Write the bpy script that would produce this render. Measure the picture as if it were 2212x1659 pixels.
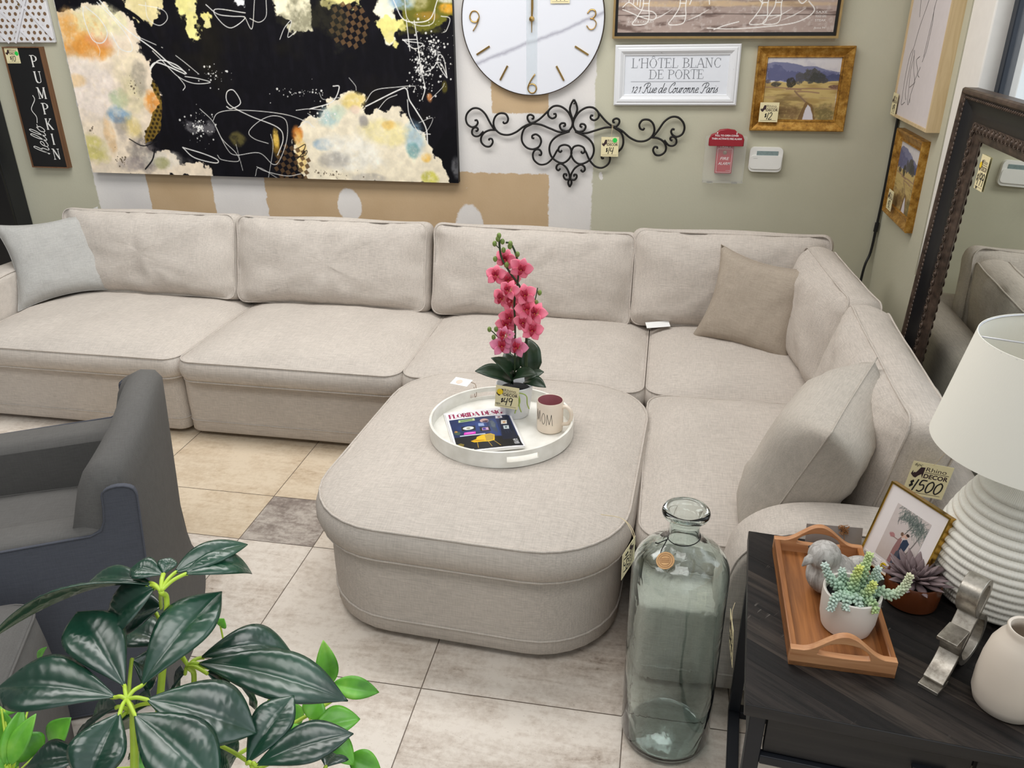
import bpy, math, random
import numpy as np
from mathutils import Matrix, Vector, noise
from mathutils.geometry import tessellate_polygon
for _o in list(bpy.data.objects): bpy.data.objects.remove(_o)
SC = bpy.context.scene
COL = SC.collection
PI = math.pi
R = math.radians
# ------------------------------------------------------------------ camera
cam_data = bpy.data.cameras.new('camera'); CAM = bpy.data.objects.new('camera', cam_data); COL.objects.link(CAM)
cam_data.sensor_fit = 'HORIZONTAL'; cam_data.sensor_width = 36.0; cam_data.lens = 36.0 * 1736.55 / 2212
cam_data.clip_start = 0.02
_r = (0.98329545, 0.18185882, -0.00757841); _d = (0.07055074, -0.41918164, -0.90515708); _f = (-0.16778753, 0.8895022, -0.42500967)
CAM.matrix_world = Matrix(((_r[0], -_d[0], -_f[0], 0), (_r[1], -_d[1], -_f[1], 0), (_r[2], -_d[2], -_f[2], 1.8), (0, 0, 0, 1)))
SC.camera = CAM
# ------------------------------------------------------------------ world, lights, exposure
SC.view_settings.view_transform = 'Standard'; SC.view_settings.look = 'None'
SC.view_settings.gamma = 1.0; SC.view_settings.use_curve_mapping = False
SC.view_settings.exposure = -0.16
WORLD = bpy.data.worlds.new('daylight'); SC.world = WORLD; WORLD.use_nodes = True
# bright sky beyond the shop windows (to the right and behind the photographer), dimmer shop interior on the other sides
_wt = WORLD.node_tree; _bg = _wt.nodes['Background']; _bg.inputs[1].default_value = 1.0
_wc = _wt.nodes.new('ShaderNodeTexCoord'); _dot = _wt.nodes.new('ShaderNodeVectorMath'); _dot.operation = 'DOT_PRODUCT'; _dot.inputs[1].default_value = (1.0, -.08, .05)
_wr = _wt.nodes.new('ShaderNodeValToRGB'); _we = _wr.color_ramp.elements
_we[0].position = -.0; _we[0].color = (.19, .188, .184, 1); _we[1].position = .27; _we[1].color = (.86, .94, .98, 1)
_wt.links.new(_wc.outputs['Generated'], _dot.inputs[0]); _wt.links.new(_dot.outputs['Value'], _wr.inputs[0]); _wt.links.new(_wr.outputs[0], _bg.inputs[0])
def area(name, loc, rot, sx, sy, power, color=(1, 1, 1)):
    l = bpy.data.lights.new(name, 'AREA'); l.shape = 'RECTANGLE'; l.size = sx; l.size_y = sy; l.energy = power; l.color = color
    o = bpy.data.objects.new(name, l); COL.objects.link(o); o.location = loc; o.rotation_euler = rot; return o
# rows of ceiling tubes, and the storefront windows behind the photographer and on the right
area('ceiling_light', (-2.4, 2.9, 3.1), (0, 0, 0), 1.8, 0.9, 43, (1, .98, .95))
area('ceiling_light', (-0.5, 2.9, 3.1), (0, 0, 0), 1.8, 0.9, 43, (1, .98, .95))
area('ceiling_light', (-2.4, 0.6, 3.1), (0, 0, 0), 1.8, 0.9, 24, (1, .98, .95))
area('ceiling_light', (-0.2, 0.4, 3.1), (0, 0, 0), 1.8, 0.9, 24, (1, .98, .95))
area('storefront_daylight', (0.4, -2.6, 1.9), (R(90), 0, 0), 3.6, 2.0, 7, (.90, .95, 1))
area('side_window_daylight', (2.1, 1.6, 1.9), (0, R(90), 0), 1.5, 2.2, 16, (.92, .96, 1))
# ------------------------------------------------------------------ colour and node helpers
def lin(c):
    return tuple((x / 255 / 12.92) if x <= 10.31 else ((x / 255 + .055) / 1.055) ** 2.4 for x in c)
def rgba(c): return (*lin(c), 1)
class N:
    def __init__(s, name):
        s.m = bpy.data.materials.new(name); s.m.use_nodes = True; s.t = s.m.node_tree
        s.b = s.t.nodes['Principled BSDF']; s._tc = None
    def n(s, typ, **kw):
        x = s.t.nodes.new(typ)
        for k, v in kw.items(): setattr(x, k, v)
        return x
    def l(s, a, b): s.t.links.new(a, b)
    def tc(s, which='Object'):
        if s._tc is None: s._tc = s.n('ShaderNodeTexCoord')
        return s._tc.outputs[which]
    def mapping(s, scale, rot=(0, 0, 0), src=None):
        m = s.n('ShaderNodeMapping'); m.inputs['Scale'].default_value = scale; m.inputs['Rotation'].default_value = rot
        s.l(src or s.tc(), m.inputs['Vector']); return m.outputs[0]
    def noise(s, scale, detail=3, rough=.5, src=None, dist=0):
        x = s.n('ShaderNodeTexNoise'); x.inputs['Scale'].default_value = scale; x.inputs['Detail'].default_value = detail
        x.inputs['Roughness'].default_value = rough; x.inputs['Distortion'].default_value = dist
        s.l(src or s.tc(), x.inputs['Vector']); return x.outputs[0]
    def math(s, op, a, b=0.0, c=0.0):
        x = s.n('ShaderNodeMath', operation=op)
        for i, v in enumerate((a, b, c)):
            if isinstance(v, (int, float)): x.inputs[i].default_value = v
            else: s.l(v, x.inputs[i])
        return x.outputs[0]
    def ramp(s, fac, stops):
        x = s.n('ShaderNodeValToRGB'); e = x.color_ramp.elements
        while len(e) < len(stops): e.new(0.5)
        for i, (p, c) in enumerate(stops): e[i].position = p; e[i].color = c
        s.l(fac, x.inputs[0]); return x.outputs[0]
    def mix(s, fac, a, b, mode='MIX'):
        x = s.n('ShaderNodeMix', data_type='RGBA', blend_type=mode)
        for i, v in ((0, fac), (6, a), (7, b)):
            if isinstance(v, (int, float)): x.inputs[i].default_value = v
            elif isinstance(v, tuple): x.inputs[i].default_value = v
            else: s.l(v, x.inputs[i])
        return x.outputs[2]
    def bump(s, h, strength=.3, dist=.002):
        x = s.n('ShaderNodeBump'); x.inputs['Strength'].default_value = strength; x.inputs['Distance'].default_value = dist
        s.l(h, x.inputs['Height']); s.l(x.outputs[0], s.b.inputs['Normal'])
    def color(s, c):
        if isinstance(c, tuple): s.b.inputs['Base Color'].default_value = c
        else: s.l(c, s.b.inputs['Base Color'])
    def set(s, rough=.5, metal=0., spec=.5, **kw):
        s.b.inputs['Roughness'].default_value = rough; s.b.inputs['Metallic'].default_value = metal
        s.b.inputs['Specular IOR Level'].default_value = spec
        for k, v in kw.items(): s.b.inputs[k.replace('_', ' ')].default_value = v
def plain(name, c, rough=.5, metal=0., spec=.5, var=.06, vs=30, bump=0., bs=200, **kw):
    n = N(name); a = tuple(min(1, x * (1 + var)) for x in lin(c)); b = tuple(x * (1 - var) for x in lin(c))
    n.color(n.ramp(n.noise(vs), [(.3, (*b, 1)), (.7, (*a, 1))])); n.set(rough, metal, spec, **kw)
    if bump: n.bump(n.noise(bs, 2), bump, .001)
    return n.m
def cloth(name, c, contrast=.16, mott=.05, fine=1.0, rough=.95):
    n = N(name); base = lin(c)
    A = n.noise(1, 2, .6, n.mapping((22 * fine, 330 * fine, 330 * fine)))
    B = n.noise(1, 2, .6, n.mapping((330 * fine, 30 * fine, 30 * fine)))
    s = n.math('ADD', n.math('MULTIPLY', A, .6), n.math('MULTIPLY', B, .4))
    big = n.noise(5, 3); s2 = n.math('ADD', s, n.math('MULTIPLY', n.math('SUBTRACT', big, .5), mott * 4))
    lo = tuple(x * (1 - contrast) for x in base); hi = tuple(min(1, x * (1 + contrast)) for x in base)
    n.color(n.ramp(s2, [(.34, (*lo, 1)), (.66, (*hi, 1))])); n.set(rough, 0, .2)
    n.bump(s, .25, .0015); return n.m
def wood(name, c1, c2, axis=0, rough=.4, scale=1., bump=.1, spec=.5):
    n = N(name); sc = [60 * scale] * 3; sc[axis] = 3.5 * scale
    g = n.noise(1, 4, .6, n.mapping(tuple(sc)), .6); n.color(n.ramp(g, [(.3, rgba(c1)), (.7, rgba(c2))]))
    n.set(rough, 0, spec); n.bump(g, bump, .001); return n.m
def vcol(name, rough=.6, spec=.4, bump=0., bs=600):
    n = N(name); a = n.n('ShaderNodeAttribute', attribute_name='paint'); n.color(a.outputs['Color']); n.set(rough, 0, spec)
    if bump: n.bump(n.noise(bs, 2), bump, .001)
    return n.m
# ------------------------------------------------------------------ mesh builder
def I(): return Matrix.Identity(4)
def T(x, y, z): return Matrix.Translation((x, y, z))
def RX(a): return Matrix.Rotation(R(a), 4, 'X')
def RY(a): return Matrix.Rotation(R(a), 4, 'Y')
def RZ(a): return Matrix.Rotation(R(a), 4, 'Z')
def plane_m(o, xd, yd):
    x = Vector(xd).normalized(); y = Vector(yd); z = x.cross(y).normalized(); y = z.cross(x)
    return Matrix(((x.x, y.x, z.x, o[0]), (x.y, y.y, z.y, o[1]), (x.z, y.z, z.z, o[2]), (0, 0, 0, 1)))
def smooth_path(p, k=6, closed=False):
    p = [Vector(q) if len(q) == 3 else Vector((q[0], q[1], 0)) for q in p]; n = len(p); out = []
    if n < 3: return p
    rng = range(n if closed else n - 1)
    for i in rng:
        a = p[(i - 1) % n] if (closed or i > 0) else p[0] * 2 - p[1]
        b = p[i]; c = p[(i + 1) % n]; d = p[(i + 2) % n] if (closed or i + 2 < n) else c * 2 - b
        for j in range(k):
            t = j / k
            out.append(.5 * ((2 * b) + (c - a) * t + (2 * a - 5 * b + 4 * c - d) * t * t + (3 * b - a - 3 * c + d) * t ** 3))
    if not closed: out.append(p[-1])
    return out
class G:
    def __init__(s): s.v = []; s.f = []
    def add(s, vs, fs, m=None):
        k = len(s.v)
        s.v += [tuple(m @ Vector(p)) if m is not None else tuple(p) for p in vs]
        s.f += [tuple(i + k for i in f) for f in fs]; return s
    def box(s, x0, x1, y0, y1, z0, z1, m=None):
        return s.add([(x, y, z) for z in (z0, z1) for y in (y0, y1) for x in (x0, x1)],
                     [(0, 2, 3, 1), (4, 5, 7, 6), (0, 1, 5, 4), (2, 6, 7, 3), (0, 4, 6, 2), (1, 3, 7, 5)], m)
    def lathe(s, prof, n=48, m=None, cap=True):
        vs = []; fs = []; k = len(prof)
        for r, z in prof:
            for i in range(n): a = 2 * PI * i / n; vs.append((r * math.cos(a), r * math.sin(a), z))
        for j in range(k - 1):
            for i in range(n):
                i2 = (i + 1) % n; fs.append((j * n + i, j * n + i2, (j + 1) * n + i2, (j + 1) * n + i))
        if prof[0][0] > 1e-6 and prof[-1][0] > 1e-6 and prof[0] != prof[-1] and cap:
            fs.append(tuple(range(n - 1, -1, -1))); fs.append(tuple((k - 1) * n + i for i in range(n)))
        return s.add(vs, fs, m)
    def tube(s, pts, r, n=8, closed=False, m=None, flat=1.0):
        pts = [Vector(p) if len(p) == 3 else Vector((p[0], p[1], 0)) for p in pts]; k = len(pts)
        rs = r if isinstance(r, (list, tuple)) else [r] * k; vs = []; fs = []; up = None
        for i, p in enumerate(pts):
            a = pts[(i - 1) % k] if (closed or i > 0) else p; b = pts[(i + 1) % k] if (closed or i < k - 1) else p
            t = (b - a)
            t = t.normalized() if t.length > 1e-9 else Vector((0, 0, 1))
            if up is None: up = t.orthogonal().normalized()
            u = (up - t * up.dot(t)); u = u.normalized() if u.length > 1e-6 else t.orthogonal().normalized(); up = u; w = t.cross(u)
            for j in range(n): q = 2 * PI * j / n; vs.append(p + (u * math.cos(q) + w * math.sin(q) * flat) * rs[i])
        for i in range(k if closed else k - 1):
            for j in range(n):
                j2 = (j + 1) % n; i2 = (i + 1) % k; fs.append((i * n + j, i * n + j2, i2 * n + j2, i2 * n + j))
        if not closed: fs.append(tuple(range(n - 1, -1, -1))); fs.append(tuple((k - 1) * n + j for j in range(n)))
        return s.add(vs, fs, m)
    def prism(s, poly, z0, z1, m=None, holes=()):
        loops = [poly] + list(holes); allp = [p for lp in loops for p in lp]; n = len(allp)
        vs = [(p[0], p[1], z0) for p in allp] + [(p[0], p[1], z1) for p in allp]; fs = []
        if holes or len(poly) > 4:
            for t in tessellate_polygon([[Vector((p[0], p[1], 0)) for p in lp] for lp in loops]):
                a, b, c = t; A, B, C = allp[a], allp[b], allp[c]
                if (B[0] - A[0]) * (C[1] - A[1]) - (B[1] - A[1]) * (C[0] - A[0]) < 0: a, c = c, a
                fs.append((a + n, b + n, c + n)); fs.append((c, b, a))
        else: fs += [tuple(range(n - 1, -1, -1)), tuple(range(n, 2 * n))]
        k = 0
        for li, lp in enumerate(loops):
            q = len(lp); ar = sum(lp[i][0] * lp[(i + 1) % q][1] - lp[(i + 1) % q][0] * lp[i][1] for i in range(q)); fl = (ar < 0) != (li > 0)
            for i in range(q):
                i2 = (i + 1) % q; f = (k + i, k + i2, n + k + i2, n + k + i); fs.append(f[::-1] if fl else f)
            k += q
        return s.add(vs, fs, m)
    def ribbon(s, pts, w, z=0., m=None, h=.0004):
        """flat stroke with a little thickness in the xy plane"""
        pts = [Vector((p[0], p[1])) for p in pts]; k = len(pts); vs = []; fs = []
        ws = w if isinstance(w, (list, tuple)) else [w] * k
        for i, p in enumerate(pts):
            t = (pts[min(i + 1, k - 1)] - pts[max(i - 1, 0)]); t = t.normalized() if t.length > 1e-9 else Vector((1, 0)); nn = Vector((-t.y, t.x)) * ws[i] / 2
            for q, zz in ((p - nn, z), (p + nn, z), (p + nn, z + h), (p - nn, z + h)): vs.append((q.x, q.y, zz))
        for i in range(k - 1):
            for j in range(4): a = i * 4 + j; b = i * 4 + (j + 1) % 4; fs.append((a, b, b + 4, a + 4)[::-1])
        fs.append((0, 1, 2, 3)); e = 4 * (k - 1); fs.append((e + 3, e + 2, e + 1, e))
        return s.add(vs, fs, m)
    def ball(s, c, r, n=16, k=10, m=None, rot=None):
        r = r if isinstance(r, (tuple, list)) else (r, r, r); vs = []; fs = []
        M = T(*c) @ (rot or I()) @ Matrix.Diagonal((*r, 1)); M = (m @ M) if m is not None else M
        for j in range(1, k):
            for i in range(n): th = PI * j / k; a = 2 * PI * i / n; vs.append((math.sin(th) * math.cos(a), math.sin(th) * math.sin(a), -math.cos(th)))
        vs += [(0, 0, -1), (0, 0, 1)]; b = (k - 1) * n
        for j in range(k - 2):
            for i in range(n): i2 = (i + 1) % n; fs.append((j * n + i, j * n + i2, (j + 1) * n + i2, (j + 1) * n + i))
        for i in range(n): i2 = (i + 1) % n; fs.append((b, i2, i)); fs.append((b + 1, (k - 2) * n + i, (k - 2) * n + i2))
        return s.add(vs, fs, M)
    def build(s, name, mat, parent=None, m=None, smooth=True, angle=35, bevel=0, seg=2, sub=0):
        me = bpy.data.meshes.new(name); me.from_pydata(s.v, [], s.f); me.update()
        o = bpy.data.objects.new(name, me); COL.objects.link(o)
        if mat: me.materials.append(mat)
        if parent: o.parent = parent
        if m is not None: o.matrix_local = m
        if smooth:
            me.polygons.foreach_set('use_smooth', [True] * len(me.polygons))
            if angle < 180: me.set_sharp_from_angle(angle=R(angle))
        if bevel:
            b = o.modifiers.new('bevel', 'BEVEL'); b.width = bevel; b.segments = seg; b.limit_method = 'ANGLE'; b.angle_limit = R(40); b.harden_normals = False
        if sub: q = o.modifiers.new('sub', 'SUBSURF'); q.levels = sub; q.render_levels = sub
        return o
def thing(name, label, cat, m=None, group=None):
    o = bpy.data.objects.new(name, None); COL.objects.link(o); o.empty_display_size = .05
    if m is not None: o.matrix_world = m
    return tag(o, label, cat, group)
def tag(o, label, cat, group=None):
    o['label'] = label; o['category'] = cat
    if group: o['group'] = group
    return o
def part_label(o, label): o['label'] = label; return o
def struct(o): o['kind'] = 'structure'; return o
# ------------------------------------------------------------------ soft furnishing shapes
def rrect(w, d, r, n=8):
    """rounded rectangle outline, counter-clockwise, with extra points on straight sides"""
    x, y = w / 2, d / 2; out = []
    for cx, cy, a0 in ((x - r, y - r, 0), (-x + r, y - r, 90), (-x + r, -y + r, 180), (x - r, -y + r, 270)):
        for i in range(n + 1): a = R(a0 + 90 * i / n); out.append((cx + r * math.cos(a), cy + r * math.sin(a)))
    res = []
    for i, p in enumerate(out):
        q = out[(i + 1) % len(out)]; L = math.dist(p, q); k = max(1, int(L / .035))
        for j in range(k): res.append((p[0] + (q[0] - p[0]) * j / k, p[1] + (q[1] - p[1]) * j / k))
    return res
def cushion_shape(w, d, h, top, bot=.01, r=.06, bulge=.012, ear=0., amp=.004, seed=0, power=2.6, asym=None, pucker=.007):
    """boxed cushion: bottom z=0, seams at z=0.. and z=h, crowned top; returns G and the two seam outlines"""
    o = rrect(w, d, r); n = len(o); g = G(); vs = []; fs = []
    def outl(i, s, push=0.):
        x, y = o[i]; a = math.hypot(x / (w / 2), y / (d / 2)); e = max(0, (abs(x) / (w / 2)) * (abs(y) / (d / 2))) ** 6
        k = s * (1 + ear * e); L = math.hypot(x, y) or 1
        return x * k + push * x / L, y * k + push * y / L
    def nz(x, y, z, s):
        v = noise.noise(Vector((x * 5 + seed * 7.1, y * 5, z * 5))) * .65 + noise.noise(Vector((x * 14 + seed, y * 14, z * 9))) * .35
        return v * amp * s
    rings = []
    ss = [.12, .25, .38, .50, .61, .71, .79, .86, .915, .955, .98]
    for s in ss: rings.append((s, -1, 0))
    rings.append((1., 0, 0))
    for t in (.2, .4, .6, .8): rings.append((1., h * t, bulge * math.sin(PI * t)))
    rings.append((1., h, 0))
    for s in ss[::-1]: rings.append((s, 1, 0))
    for s, z, push in rings:
        for i in range(n):
            x, y = outl(i, s, push); q = nz(x, y, z, 1); zz = z
            if s < 1:
                u, v = min(1, abs(x) / (w / 2)), min(1, abs(y) / (d / 2)); f = math.sqrt((1 - u ** power) * (1 - v ** power)) * (1 - s ** 14)
                zz = h + top * f if z > 0 else -bot * f
                if z > 0 and asym: zz += asym(x / (w / 2), y / (d / 2)) * f
            if pucker and z > 0 and s < 1:
                e = max(0, abs(x) / (w / 2) - .62) / .38; e2 = max(0, abs(y) / (d / 2) - .70) / .30
                zz += pucker * (e * e * noise.noise(Vector((x * 3, y * 26 + seed, 1))) + e2 * e2 * noise.noise(Vector((x * 26 + seed, y * 3, 5))))
            vs.append((x, y, zz + q * (1.5 if s < 1 else .2)))
    for j in range(len(rings) - 1):
        for i in range(n): i2 = (i + 1) % n; fs.append((j * n + i, j * n + i2, (j + 1) * n + i2, (j + 1) * n + i))
    b = len(vs); vs.append((0, 0, -bot)); vs.append((0, 0, h + top + (asym(0, 0) if asym else 0))); e = (len(rings) - 1) * n
    for i in range(n): i2 = (i + 1) % n; fs.append((b, i2, i)); fs.append((b + 1, e + i, e + i2))
    g.add(vs, fs)
    K0 = len(ss); seam0 = [vs[K0 * n + i] for i in range(n)]; seam1 = [vs[(K0 + 5) * n + i] for i in range(n)]
    return g, seam0, seam1
def cushion(name, mat, parent, m, piping=(1,), pr=.0035, pmat=None, **kw):
    g, s0, s1 = cushion_shape(**kw); o = g.build(name, mat, parent, m, angle=180)
    for k in piping:
        sm = s1 if k else s0
        c = [Vector(p) + Vector((p[0], p[1], 0)).normalized() * .001 for p in sm]
        G().tube(c, pr, 6, True).build('piping', pmat or mat, o, angle=180)
    return o
def pillow_shape(w, h, t, pinch=.17, amp=.011, seed=0, n=26):
    g = G(); vs = []; fs = []
    for side in (1, -1):
        for j in range(n + 1):
            for i in range(n + 1):
                u = -1 + 2 * i / n; v = -1 + 2 * j / n
                x = u * w / 2 * (1 - pinch * (1 - u * u * 0) * (1 - v * v) * abs(u) ** 2); y = v * h / 2 * (1 - pinch * (1 - u * u) * abs(v) ** 2)
                k = max(0, (1 - u ** 4) * (1 - v ** 4)); z = t / 2 * k ** .62
                wr = noise.noise(Vector((u * 3 + seed, v * 3, side * 2))) * .6 + noise.noise(Vector((u * 8 + seed, v * 8, side))) * .4
                z += wr * amp * min(1, k * 4)
                vs.append((x, y, side * z))
    m = (n + 1) ** 2
    for j in range(n):
        for i in range(n):
            a = j * (n + 1) + i; fs.append((a, a + 1, a + n + 2, a + n + 1)); b = a + m; fs.append((b, b + n + 1, b + n + 2, b + 1))
    g.add(vs, fs)
    edge = [vs[i] for i in range(n + 1)] + [vs[j * (n + 1) + n] for j in range(1, n + 1)] + [vs[n * (n + 1) + i] for i in range(n - 1, -1, -1)] + [vs[j * (n + 1)] for j in range(n - 1, 0, -1)]
    return g, [(p[0], p[1], 0) for p in edge]
# ------------------------------------------------------------------ lettering
_tx = {}
def text_geo(s, bold=0.):
    k = (s, bold)
    if k not in _tx:
        c = bpy.data.curves.new('t', 'FONT'); c.body = s; c.size = 1; c.align_x = 'LEFT'; c.offset = bold; c.extrude = 0; c.resolution_u = 3
        o = bpy.data.objects.new('t', c); COL.objects.link(o); bpy.context.view_layer.update()
        dg = bpy.context.evaluated_depsgraph_get(); me = bpy.data.meshes.new_from_object(o.evaluated_get(dg))
        vs = [tuple(v.co) for v in me.vertices]; fs = [tuple(p.vertices) for p in me.polygons]
        bpy.data.objects.remove(o); bpy.data.meshes.remove(me); bpy.data.curves.remove(c)
        _tx[k] = (vs, fs, max((v[0] for v in vs), default=0), min((v[0] for v in vs), default=0))
    return _tx[k]
def text(g, s, x, y, width=None, height=None, m=None, bold=0., z=0., shear=0., align='l'):
    """print s with its cap height `height`, squeezed to `width`"""
    vs, fs, x1, x0 = text_geo(s, bold); cap = .73
    sy = height / cap if height else width / (x1 - x0); sx = width / (x1 - x0) if width else sy
    W = (x1 - x0) * sx; ox = x - (W / 2 if align == 'c' else W if align == 'r' else 0)
    g.add([(ox + (v[0] - x0 + shear * v[1]) * sx, y + v[1] * sy, z) for v in vs], fs, m); return g
# thick and thin serif capitals: (thick strokes, thin strokes, foot/head serif points, advance)
_SF = {
'A': ([[(.36, 1), (.70, 0)]], [[(.34, 1), (.02, 0)], [(.13, .36), (.56, .36)]], [(.02, 0), (.70, 0)], .74),
'B': ([[(.12, 0), (.12, 1)], [(.50, .90), (.54, .76), (.48, .60)], [(.56, .42), (.62, .26), (.54, .1)]], [[(.12, 1), (.36, 1), (.50, .9)], [(.48, .6), (.34, .53), (.12, .53)], [(.34, .53), (.56, .42)], [(.54, .1), (.36, 0), (.12, 0)]], [(.06, 0), (.06, 1)], .68),
'C': ([[(.16, .78), (.08, .5), (.16, .22)]], [[(.66, .74), (.58, .94), (.42, 1), (.26, .95), (.16, .78)], [(.16, .22), (.26, .05), (.42, 0), (.58, .06), (.68, .24)], [(.66, .74), (.66, .98)]], [], .74),
'D': ([[(.12, 0), (.12, 1)], [(.66, .76), (.74, .5), (.66, .24)]], [[(.12, 1), (.40, 1), (.56, .93), (.66, .76)], [(.66, .24), (.56, .07), (.40, 0), (.12, 0)]], [(.06, 0), (.06, 1)], .82),
'E': ([[(.12, 0), (.12, 1)]], [[(.12, 1), (.56, 1), (.58, .8)], [(.12, .53), (.42, .53)], [(.42, .42), (.42, .64)], [(.12, 0), (.58, 0), (.62, .22)]], [(.06, 0), (.06, 1)], .66),
'F': ([[(.12, 0), (.12, 1)]], [[(.12, 1), (.54, 1), (.56, .78)], [(.12, .53), (.40, .53)], [(.40, .42), (.40, .64)]], [(.12, 0), (.06, 1)], .60),
'G': ([[(.16, .78), (.08, .5), (.16, .22)], [(.66, .02), (.66, .42)]], [[(.64, .74), (.58, .94), (.42, 1), (.26, .95), (.16, .78)], [(.16, .22), (.26, .05), (.42, 0), (.58, .04), (.66, .14)]], [(.66, .42)], .78),
'H': ([[(.12, 0), (.12, 1)], [(.68, 0), (.68, 1)]], [[(.12, .52), (.68, .52)]], [(.12, 0), (.12, 1), (.68, 0), (.68, 1)], .80),
'I': ([[(.12, 0), (.12, 1)]], [], [(.12, 0), (.12, 1)], .26),
'K': ([[(.12, 0), (.12, 1)], [(.28, .55), (.66, 0)]], [[(.12, .40), (.62, 1)]], [(.12, 0), (.12, 1), (.66, 0), (.60, 1)], .72),
'L': ([[(.12, 0), (.12, 1)]], [[(.12, 0), (.54, 0), (.58, .24)]], [(.12, 1), (.06, 0)], .62),
'M': ([[(.14, 1), (.44, .04)], [(.78, 0), (.78, 1)]], [[(.44, .04), (.76, 1)], [(.12, 0), (.12, 1)]], [(.12, 0), (.10, 1), (.78, 0), (.80, 1)], .90),
'N': ([[(.14, 1), (.66, .02)]], [[(.12, 0), (.12, 1)], [(.66, 0), (.66, 1)]], [(.12, 0), (.10, 1), (.66, 1)], .80),
'O': ([[(.16, .78), (.08, .5), (.16, .22)], [(.68, .78), (.76, .5), (.68, .22)]], [[(.16, .78), (.27, .95), (.42, 1), (.57, .95), (.68, .78)], [(.16, .22), (.27, .05), (.42, 0), (.57, .05), (.68, .22)]], [], .84),
'P': ([[(.12, 0), (.12, 1)], [(.54, .90), (.60, .74), (.54, .58)]], [[(.12, 1), (.38, 1), (.54, .9)], [(.54, .58), (.38, .48), (.12, .48)]], [(.12, 0), (.06, 1)], .64),
'R': ([[(.12, 0), (.12, 1)], [(.52, .90), (.57, .75), (.52, .6)], [(.34, .5), (.66, 0)]], [[(.12, 1), (.36, 1), (.52, .9)], [(.52, .6), (.36, .5), (.12, .5)]], [(.12, 0), (.06, 1), (.66, 0)], .70),
'S': ([[(.14, .82), (.18, .66), (.44, .42), (.50, .24)]], [[(.48, .76), (.42, .95), (.28, 1), (.18, .94), (.14, .82)], [(.50, .24), (.44, .06), (.30, 0), (.14, .06), (.08, .26)]], [], .58),
'T': ([[(.34, 0), (.34, 1)]], [[(.02, .78), (.04, 1), (.64, 1), (.66, .78)]], [(.34, 0)], .68),
'U': ([[(.14, 1), (.14, .3), (.20, .1), (.30, .02)]], [[(.30, .02), (.42, 0), (.56, .06), (.64, .2), (.66, 1)]], [(.14, 1), (.66, 1)], .80),
"'": ([[(.08, .98), (.04, .74)]], [], [], .16), ' ': ([], [], [], .34)}
def serif(g, s, x, y, height, width=None, m=None, thick=.13, thin=.045, z=0.):
    adv = sum(_SF['O' if c == 'Ô' else c][3] + .06 for c in s); sx = (width / adv) if width else height
    for ch in s:
        circ = ch == 'Ô'; th, tn, sf, a = _SF['O' if circ else ch]
        P = lambda q: (x + q[0] * sx, y + q[1] * height)
        for st in th: g.ribbon([P(q) for q in (smooth_path(st, 5) if len(st) > 2 else st)], thick * height, z, m)
        for st in tn: g.ribbon([P(q) for q in (smooth_path(st, 4) if len(st) > 3 else st)], thin * height, z + .00005, m)
        for q in sf: g.ribbon([P((q[0] - .12, q[1])), P((q[0] + .12, q[1]))], thin * height, z + .0001, m)
        if circ: g.ribbon([P((.26, 1.1)), P((.42, 1.26)), P((.58, 1.1))], thin * height * 1.4, z, m)
        x += (a + .06) * sx
    return g
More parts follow.
